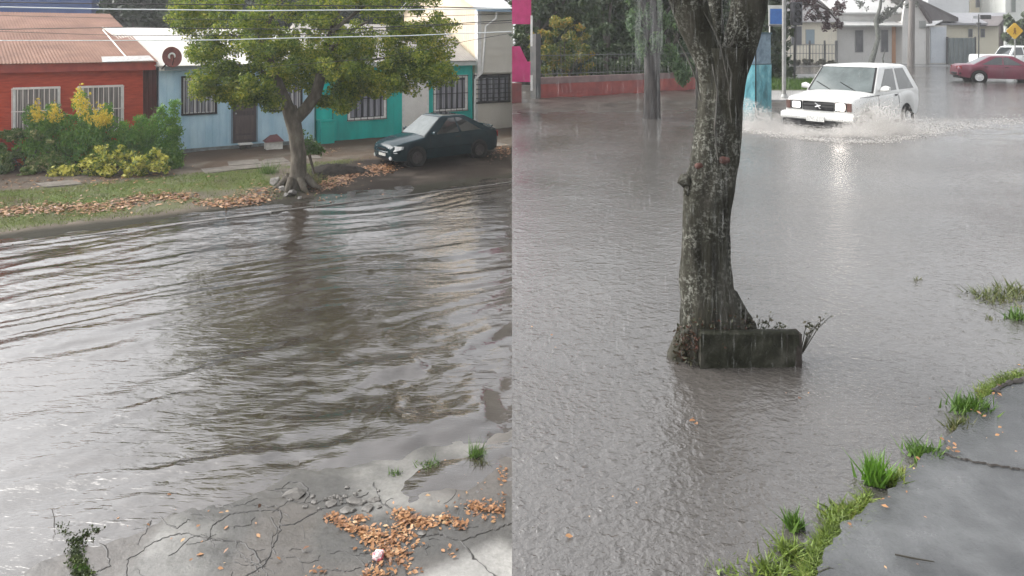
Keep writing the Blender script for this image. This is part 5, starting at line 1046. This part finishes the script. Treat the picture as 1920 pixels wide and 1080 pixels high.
mb = MB(); mb.box(q0.x+.02,q1.x-.02,Ys-.07,Ys-.058,q0.z+.015,q0.z+.05); mb.build('lower_band', DKP, fr)
# yellow diamond
Yd = 33.0; base = V3((W(1903,0,Yd).x,Yd,WB)); t = thing('warning_sign', base, 'yellow diamond warning sign with a dark symbol at the right edge', 'sign')
mb = MB(); mb.tube([base, W(1903,44,Yd)], .03, 8); mb.build('post', GREY, t)
c = W(1901,58,Yd); r = 15*Yd/F_; mb = MB(); mb.poly([c+V3((r*math.cos(a),-.04,r*math.sin(a))) for a in [k*math.pi/2+o for k in range(4) for o in (-.09,.09)]], (0,-.02,0)); pl = mb.build('plate', mat('sign_yellow', (.62,.36,.02), (.70,.44,.04), 3, .45), t)
mb = MB(); mb.disc(c+V3((0,-.062,.10)), (0,-1,0), .05, .006, 12); mb.poly([c+V3((x*r,-.062,z*r)) for x, z in ((-.16,.12),(.14,.12),(.20,-.1),(.10,-.12),(.2,-.42),(.06,-.42),(0,-.16),(-.1,-.42),(-.22,-.42),(-.1,-.1))], (0,-.006,0)); mb.build('symbol', mat('sign_brown', (.22,.10,.01), rough=.5), pl)
# street name pole
Yn = 37.0; base = V3((W(1835,0,Yn).x,Yn,WB)); t = thing('street_name_sign', base, 'thin dark pole with two small street name boards before the cream bungalow', 'sign')
mb = MB(); mb.tube([base, W(1835,27,Yn)], .035, 8); mb.build('pole', DKP, t)
mb = MB(); q0, q1 = W(1838,36,Yn), W(1858,28,Yn); mb.box(q0.x,q1.x,Yn-.02,Yn+.01,q0.z,q1.z); mb.build('board', DKP, t)
mb = MB(); q0, q1 = W(1824,35,Yn), W(1833,30,Yn); mb.box(q0.x,q1.x,Yn-.04,Yn-.01,q0.z,q1.z); mb.build('board', mat('pale_board', (.35,.36,.37), (.45,.46,.47), 5, .5), t)
mb = MB(); mb.lathe(W(1835,46,Yn), (0,0,1), [(-.12,.03),(-.1,.12),(.1,.12),(.12,.03)], 12); mb.build('clamp', DKP, t)
Yu = GB(1708,125).y; p = GB(1708,125); mb = MB(); mb.tube([p-V3((0,0,.1)), W(1709,60,Yu), W(1711,-60,Yu)], [.24,.21,.18], 12); solo(mb, 'utility_pole', mat('pole_wood', (.10,.09,.085), (.17,.155,.145), 5, .8, stretch=(1,1,.1)), p, 'thick brown utility pole before the white gable', 'pole', smooth=True)

# ------------------------------------------------------------------ far houses
YF = 54.0
def fb(mb, x0, x1, y0, y1, Y, dep=.0, th=.1, mi=0):
    p, q = W(x0,y1,Y), W(x1,y0,Y); return mb.box(p.x,q.x,Y-th+dep,Y+dep,p.z,q.z,mi)
FWHT = mat('far_white_wall', (.50,.49,.47), (.60,.59,.57), .5, .7); FCRM = mat('far_cream_wall', (.55,.51,.42), (.64,.60,.50), .5, .7); FROOF = mat('far_grey_roof', (.10,.10,.105), (.16,.155,.155), .8, .7); FDK = mat('far_window', (.06,.062,.068), (.11,.11,.12), 1, .3)
FDW = mat('far_dark_roof', (.07,.06,.062), (.11,.10,.10), 1, .7)
def fwin(parent, x0, x1, y0, y1, Y, m=FDK, name='window', fm=None):
    mb = MB(); fb(mb,x0-1,x1+1,y0-1,y1+1,Y,-.01,.05); f = mb.build(name, fm or mat('far_frame', (.30,.30,.30), rough=.6), parent)
    mb = MB(); fb(mb,x0,x1,y0,y1,Y,-.055,.02); mb.build('pane', m, f)
def gable(mb, x0, x1, y0, ya, Y, dep): p, q, a = W(x0,y0,Y), W(x1,y0,Y), W((x0+x1)/2,ya,Y); mb.poly([p,q,a], (0,dep,0))
def fhouse(name, x0, x1, ye, yb, Y, dep, wm, label, cat='house'):
    p, q = W(x0,yb,Y), W(x1,ye,Y); p.z = WB-.05; t = thing(name, V3(((p.x+q.x)/2,Y,WB)), label, cat); mb = MB(); mb.box(p.x,q.x,Y,Y+dep,p.z,q.z); mb.build('wall', wm, t); return t, p, q
# cream house behind the railing
t, p, q = fhouse('cream_bungalow', 1425, 1569, 42, 118, YF, 7, FCRM, 'cream bungalow with dark windows behind the iron railing'); fwin(t,1484,1502,50,84,YF); fwin(t,1511,1526,56,82,YF,mat('blue_grey_pane',(.20,.26,.30),rough=.4))
mb = MB(); mb.poly([(p.x-.3,YF-.5,q.z),(p.x-.3,YF+7.3,q.z),(p.x-.3,YF+3.5,q.z+2)], (q.x-p.x+.5,0,0)); mb.build('roof', FROOF, t)
t = thing('iron_fence', GB(1512,121,WB), 'iron railing on dark posts before the cream bungalow', 'fence'); Yi = YF-3
mb = MB()
for x in range(1452,1570,6): mb.tube([W(x,122,Yi), W(x,84,Yi)], .022, 4)
for y in (84,100,118): mb.tube([W(1448,y,Yi), W(1570,y,Yi)], .03, 4)
mb.build('railing', mat('rail_grey', (.12,.12,.12), rough=.6), t)
for x in (1518,1546,1568): mb = MB(); mb.tube([W(x,124,Yi), W(x,76,Yi)], .10 if x == 1568 else .07, 6); mb.build('post', DKP, t)
shrub(1510, Yi-.4, [(1465,118,9,0),(1490,119,9,0),(1515,118,9,0),(1540,119,9,0),(1560,119,8,0)], 2600, .09, leafmat('far_hedge', [(.03,.035,.022),(.06,.06,.04),(.09,.085,.06)], 2, .2), 'low dark hedge along the foot of the iron railing', 'low_hedge')
# grey-white house with the gable
t, p, q = fhouse('white_house', 1569, 1692, 27, 120, YF+.5, 8, FWHT, 'white house with two dark windows and an orange door by the bent tree')
fwin(t,1604,1617,57,97,YF+.5); fwin(t,1652,1664,57,97,YF+.5)
mb = MB(); fb(mb,1672,1688,50,118,YF+.5,-.01,.06); mb.build('door', mat('orange_door', (.42,.22,.12), (.52,.30,.18), 2, .6, stretch=(3,1,.4)), t)
mb = MB(); a2, b2 = W(1574,47,YF-.6), W(1690,47,YF-.6); mb.pbox((a2.x,YF-.7,a2.z-.10), (b2.x-a2.x,0,0), (0,1.2,.35), (0,0,.10)); mb.build('awning', mat('pale_awning', (.40,.40,.39), (.50,.50,.49), 1, .6), t)
mb = MB(); a2 = W(1569,27,YF+.5); b2 = W(1692,27,YF+.5); mb.pbox((a2.x-.2,YF+.2,a2.z), (b2.x-a2.x+.4,0,0), (0,4.2,1.9), (0,0,.14)); mb.pbox((a2.x-.2,YF+8.8,a2.z), (b2.x-a2.x+.4,0,0), (0,-4.4,1.9), (0,0,.14)); mb.build('roof', mat('pale_sheet_roof', (.42,.42,.41), (.52,.52,.51), 1, .6), t)
t, p, q = fhouse('gabled_house', 1692, 1742, 40, 121, YF-.5, 9, FWHT, 'white gabled house end with a steep dark roof behind the utility pole')
mb = MB(); g0, g1 = W(1680,40,YF-.5), W(1742,40,YF-.5); ap = W(1700,-18,YF-.5); mb.poly([g0+V3((.5,0,0)),g1,ap], (0,.2,0)); mb.build('gable_wall', FWHT, t)
mb = MB(); e = W(1748,44,YF-.9); mb.poly([ap+V3((0,-.4,.1)), e, e+V3((.0,9,0)), ap+V3((0,9,.1))], (0,0,.3)); e2 = W(1797,40,YF+1.5); mb.poly([ap+V3((.4,2,.0)), e2, e2+V3((0,6,0)), ap+V3((.4,8,0))], (0,0,.3)); mb.poly([ap+V3((.3,1.2,0)), e+V3((0,1.4,.15)), e2], (0,.2,0)); mb.build('roof', FDW, t)
fwin(t,1724,1734,40,52,YF-.5,mat('vent_grey',(.25,.26,.25),rough=.6))
mb = MB(); fb(mb,1736,1741,50,121,YF-.5,-.01,.08); mb.build('drain_pipe', mat('grey_pipe', (.22,.21,.2), rough=.6), t)
t, p, q = fhouse('garage', 1742, 1775, 48, 121, YF-.4, 5, FWHT, 'small garage with a pale blue grey door and a slanted white roof')
mb = MB(); fb(mb,1744,1773,51,118,YF-.4,-.01,.05); mb.build('door', mat('garage_door', (.42,.45,.49), (.50,.53,.56), 1, .5), t)
mb = MB(); r0, r1, r2, r3 = W(1736,49,YF-1.2), W(1758,47,YF-1.2), W(1780,32,YF-.2), W(1746,33,YF-.2); mb.poly([r0, W(1752,48,YF-1.2), W(1779,33,YF+3), W(1744,33,YF+3)], (0,0,.08)); mb.build('roof', mat('white_awning', (.72,.72,.72), rough=.4), t)
t = thing('metal_gate', GB(1800,119), 'dark blue grey metal gate between the garage and the cream bungalow', 'gate'); mb = MB()
for i in range(12): fb(mb,1776+i*4.2,1776+i*4.2+3.9,71+.3*(i%2),119,YF-.6,-.05*(i%2),.06)
mb.build('panel', mat('gate_blue_grey', (.10,.125,.13), (.16,.185,.19), 1, .5), t); mb = MB(); fb(mb,1775,1776,69,121,YF-.6,.05,.2); fb(mb,1826.5,1828,69,121,YF-.6,.05,.2); mb.build('gate_post', DKP, t)
t, p, q = fhouse('cream_bungalow', 1768, 1874, 46, 116, YF+2, 8, mat('warm_cream_wall', (.60,.56,.44), (.68,.64,.52), .5, .7), 'cream bungalow with a grey roof behind the street name boards'); fwin(t,1816,1822,55,69,YF+2); fwin(t,1839,1845,55,69,YF+2)
mb = MB(); r0, r1 = W(1764,47,YF+1.4), W(1892,47,YF+1.4); r2, r3 = W(1888,27,YF+5), W(1772,27,YF+5); mb.poly([r0,r1,r2,r3], (0,0,.15)); mb.poly([r3+V3((0,.1,0)), r2+V3((0,.1,0)), r1+V3((0,8,0)), r0+V3((0,8,0))], (0,0,.15)); mb.build('roof', mat('lilac_grey_roof', (.20,.20,.215), (.26,.26,.275), 1, .6), t)
mb = MB(); g0, g1, g2 = W(1872,48,YF), W(1900,48,YF), W(1887,29,YF); mb.poly([g0,g1,g2], (0,3,0)); mb.build('porch_gable', FDW, t); mb = MB(); fb(mb,1874,1880,48,118,YF,.1,.2); mb.build('porch_post', mat('dark_wood', (.06,.05,.045), rough=.7), t)
t, p, q = fhouse('tall_building', 1818, 1884, -60, 116, YF+22, 10, mat('pale_yellow_wall', (.62,.56,.43), (.70,.64,.51), .5, .7), 'tall pale yellow building rising above the grey roofed bungalow', 'building')
for x0, x1, y0, y1 in ((1830,1837,-2,13),(1846,1853,-1,14),(1830,1837,-34,-18),(1846,1853,-34,-18)): fwin(t,x0,x1,y0,y1,YF+22,FDK)
mb = MB(); mb.box(p.x-.3,q.x+.3,YF+21.6,YF+32.4,q.z,q.z+.4); mb.build('roof', FROOF, t)
t, p, q = fhouse('grey_block', 1740, 1817, -60, 116, YF+20, 10, mat('pale_grey_wall', (.46,.47,.48), (.54,.55,.56), .5, .7), 'pale grey block behind the dark gabled roof', 'building')
t, p, q = fhouse('pale_block', 1885, 2000, -60, 116, YF+18, 10, mat('greenish_white_wall', (.50,.51,.48), (.58,.59,.56), .5, .7), 'greenish white block behind the yellow warning sign', 'building'); fwin(t,1896,1903,-4,22,YF+18,mat('shade_green',(.14,.16,.14),rough=.5))
t, p, q = fhouse('apartment_block', 1385, 1742, -120, 110, YF+26, 10, mat('hazy_white_wall', (.52,.52,.50), (.60,.60,.58), .4, .7), 'long hazy white block rising behind the white house roofs', 'building')
for i in range(8): fwin(t,1480+i*30,1490+i*30,-40,-22,YF+26)
bgtree(1905, YF-4, WB, [(1908,70,22,0),(1912,40,24,0),(1925,90,26,0),(1930,55,26,0)], 3600, .16, leafmat('far_bush', [(.03,.05,.025),(.06,.085,.04),(.09,.12,.06)], .8, .2), 'green tree behind the yellow warning sign', name='far_tree')
# purple-leaved tree and bent tree
Yq = 40.0; base = V3((W(1452,0,Yq).x,Yq,WB)); t = thing('purple_leaf_tree', base, 'tree with dark reddish purple leaves hanging before the cream bungalow', 'tree')
mb = MB(); mb.tube([base, W(1452,100,Yq), W(1451,55,Yq), W(1455,10,Yq), W(1470,-40,Yq)], [.19,.16,.15,.12,.07], 10, jit=.2)
for (x,y,x2,y2) in ((1453,40,1500,0),(1455,20,1540,10),(1470,-20,1560,20),(1500,0,1550,40),(1530,8,1575,45)): mb.tube([W(x,y,Yq),W((x+x2)/2,(y+y2)/2-8,Yq),W(x2,y2,Yq)], [.08,.06,.025], 6)
mb.build('trunk', mat('brown_bark', (.05,.04,.035), (.10,.085,.075), 6, .8), t, smooth=True, sharp=80)
sub = []
for (x,y,r) in ((1500,0,24),(1530,15,20),(1545,35,14),(1520,30,12),(1560,25,18),(1575,10,16),(1570,45,9),(1512,10,16),(1540,-10,26),(1480,-20,26),(1548,50,8),(1580,-15,20)):
    c = W(x,y,Yq); q = r*Yq/F_
    for k in range(10): d2 = unit(1)[0]*q*random.random()**.5; sub.append((c.x+d2[0],c.y+d2[1],c.z+d2[2],.14,.14,.20))
cards('crown', leaves(sub, 2600, .075, .5, .3), leafmat('purple_leaf', [(.03,.012,.014),(.065,.03,.032),(.11,.06,.06)], 1.5, .3), t)
Yv = GB(1634,121).y; t = thing('bent_tree', GB(1634,121), 'bent grey street tree with sparse foliage before the white house', 'tree'); mb = MB()
mb.tube([W(1632,122,Yv),W(1640,95,Yv),W(1647,72,Yv),W(1645,52,Yv),W(1642,40,Yv),W(1650,15,Yv),W(1655,-30,Yv)], [.22,.17,.16,.17,.15,.12,.06], 10, jit=.2); mb.tube([W(1643,46,Yv),W(1664,30,Yv),W(1684,12,Yv),W(1704,-8,Yv)], [.12,.11,.09,.05], 8, jit=.2); mb.tube([W(1657,122,Yv-.5),W(1655,110,Yv-.5),W(1660,92,Yv-.5)], [.06,.05,.03], 6)
mb.build('trunk', mat('grey_green_bark', (.07,.075,.065), (.14,.145,.13), 6, .8), t, smooth=True, sharp=80); sub = []
for (x,y,r) in ((1655,5,22),(1640,-15,30),(1675,15,14),(1690,-5,18),(1665,25,10),(1620,5,14),(1700,-25,25),(1650,35,7),(1710,5,10)):
    c = W(x,y,Yv); q = r*Yv/F_
    for k in range(8): d2 = unit(1)[0]*q*random.random()**.5; sub.append((c.x+d2[0],c.y+d2[1],c.z+d2[2],.18,.18,.2))
cards('crown', leaves(sub, 1700, .08, .45, .3), leafmat('grey_green_leaf', [(.05,.06,.05),(.09,.10,.085),(.14,.15,.12)], 1.5, .3), t)

# ------------------------------------------------------------------ spray thrown up by the off-roader
def drops(name, P, size, m, elong=1.0, parent=None):
    n = len(P); s = (size*(.4+1.2*rng.random(n)**2)); o = np.array([[1,0,0],[0,1,0],[-1,0,0],[0,-1,0],[0,0,elong],[0,0,-elong]], float); V = P[:,None,:]+o[None]*s[:,None,None]
    tri = np.array([[0,1,4],[1,2,4],[2,3,4],[3,0,4],[1,0,5],[2,1,5],[3,2,5],[0,3,5]]); return cards(name, V[:,tri].reshape(-1,3,3), m, parent)
SPRAY = spraymat('spray', .25, (.70,.68,.65)); pts = []
def fan(px, py, n, sx, hgt, lean, sy=.35):
    c = GB(px,py)
    for _ in range(n):
        q = abs(random.gauss(0,1)); h = hgt*random.random()**1.7*math.exp(-.5*(q/1.1)**2); sgn = random.choice((-1,1))
        pts.append((c.x+sgn*q*sx+lean*h, c.y+random.gauss(0,sy), WB+h+random.gauss(0,.01)))
fan(1425,236,2600,.22,.62,-.55,.3); fan(1445,240,1500,.28,.45,-.3,.3); fan(1405,246,1100,.25,.22,-.6,.3)
fan(1632,246,4200,.30,.55,.1,.22); fan(1650,252,3000,.38,.62,.15,.28); fan(1690,250,2200,.40,.42,.3,.35); fan(1660,245,1400,.25,.7,.1,.2); fan(1540,256,2200,.55,.16,0,.15); fan(1600,258,1500,.35,.26,.0,.18); fan(1480,252,1300,.3,.2,-.1,.2); fan(1740,238,1500,.5,.22,.4,.5); fan(1800,232,900,.7,.10,.3,.5)
P = np.array(pts); P[:,2] = np.maximum(P[:,2], WB-.005)
tag(drops('splash', np.concatenate([P,P+rng.normal(size=P.shape)*.035,P+rng.normal(size=P.shape)*.06]), .0085, SPRAY), kind='stuff')
# foam rim on the bow wave
mb = MB(); pts = []
for x, y in ((1402,246),(1440,254),(1490,259),(1540,263),(1590,267),(1640,267),(1690,262),(1730,254),(1780,244),(1850,236),(1915,226)):
    pts.append(GB(x,y,WB+.015))
P = []
for a, b in zip(pts[:-1], pts[1:]):
    for _ in range(520): q = a.lerp(b, random.random()); P.append((q.x+random.gauss(0,.10), q.y+random.gauss(.05,.13)*(1+.5*(q.x > 9)), WB+.012+abs(random.gauss(0,.022))))
for _ in range(2600): x = random.uniform(1560,1920); q = GB(x, random.gauss(238-(x-1700)*.05,6)); P.append((q.x,q.y,WB+.012+abs(random.gauss(0,.012))))
tag(drops('foam', np.array(P[::2]), .014, spraymat('foam_white', .42, (.66,.64,.61)), .5), kind='stuff')
# falling rain: loose drops, and denser strings dripping from a roof edge overhead
P = []
for _ in range(4500): Y = 1.6+9*random.random()**1.3; x = random.uniform(965,1919); q = W(x, random.uniform(-20,900), Y); P.append((q.x,Y,max(q.z,WB+.02)))
RAIN = spraymat('rain_water', .011, (.80,.82,.82))
R1 = np.array(P); ob = drops('rain', R1, .0012, spraymat('falling_rain', .045, (.80,.82,.82)), 18); tag(ob, kind='stuff')
P = []
for (x0,x1,y1,Y,n) in ((1190,1242,130,2.3,260),(1190,1242,260,2.3,110),(1193,1203,200,2.3,60),(1334,1364,620,3.1,300),(1440,1446,420,2.6,40),(1232,1242,330,2.3,70),(1476,1480,620,2.8,60),(1570,1574,500,3,40)):
    for _ in range(n): x = random.uniform(x0,x1); q = W(x, random.uniform(-20,y1), Y+random.gauss(0,.03)); P.append((q.x,q.y,q.z))
tag(drops('dripping_water', np.array(P), .0022, RAIN, 22), kind='stuff')

# ------------------------------------------------------------------ misty air round everything
hz = bpy.data.materials.new('haze'); hz.use_nodes = True; nt = hz.node_tree; nt.nodes.remove(nt.nodes['Principled BSDF']); pv = nd(nt, 'ShaderNodeVolumePrincipled'); pv.inputs['Density'].default_value = .0015; pv.inputs['Color'].default_value = (.92,.93,.94,1); pv.inputs['Anisotropy'].default_value = .2; nt.links.new(pv.outputs[0], nt.nodes['Material Output'].inputs['Volume'])
mb = MB(); mb.box(-950,950,-350,1550,-2.6,32); tag(mb.build('haze', hz), kind='stuff')
bl = []
for i in range(120):
    c = W(965+(i//6)*25+random.gauss(0,6), -50+(i%6)*38+random.gauss(0,8), random.uniform(31,36)); bl.append((max(c.x,1.3),c.y,c.z,1.2,1.2,1.3))
tag(cards('dark_wood', leaves(bl, 60000, .17, .65, .2), HED), kind='stuff')
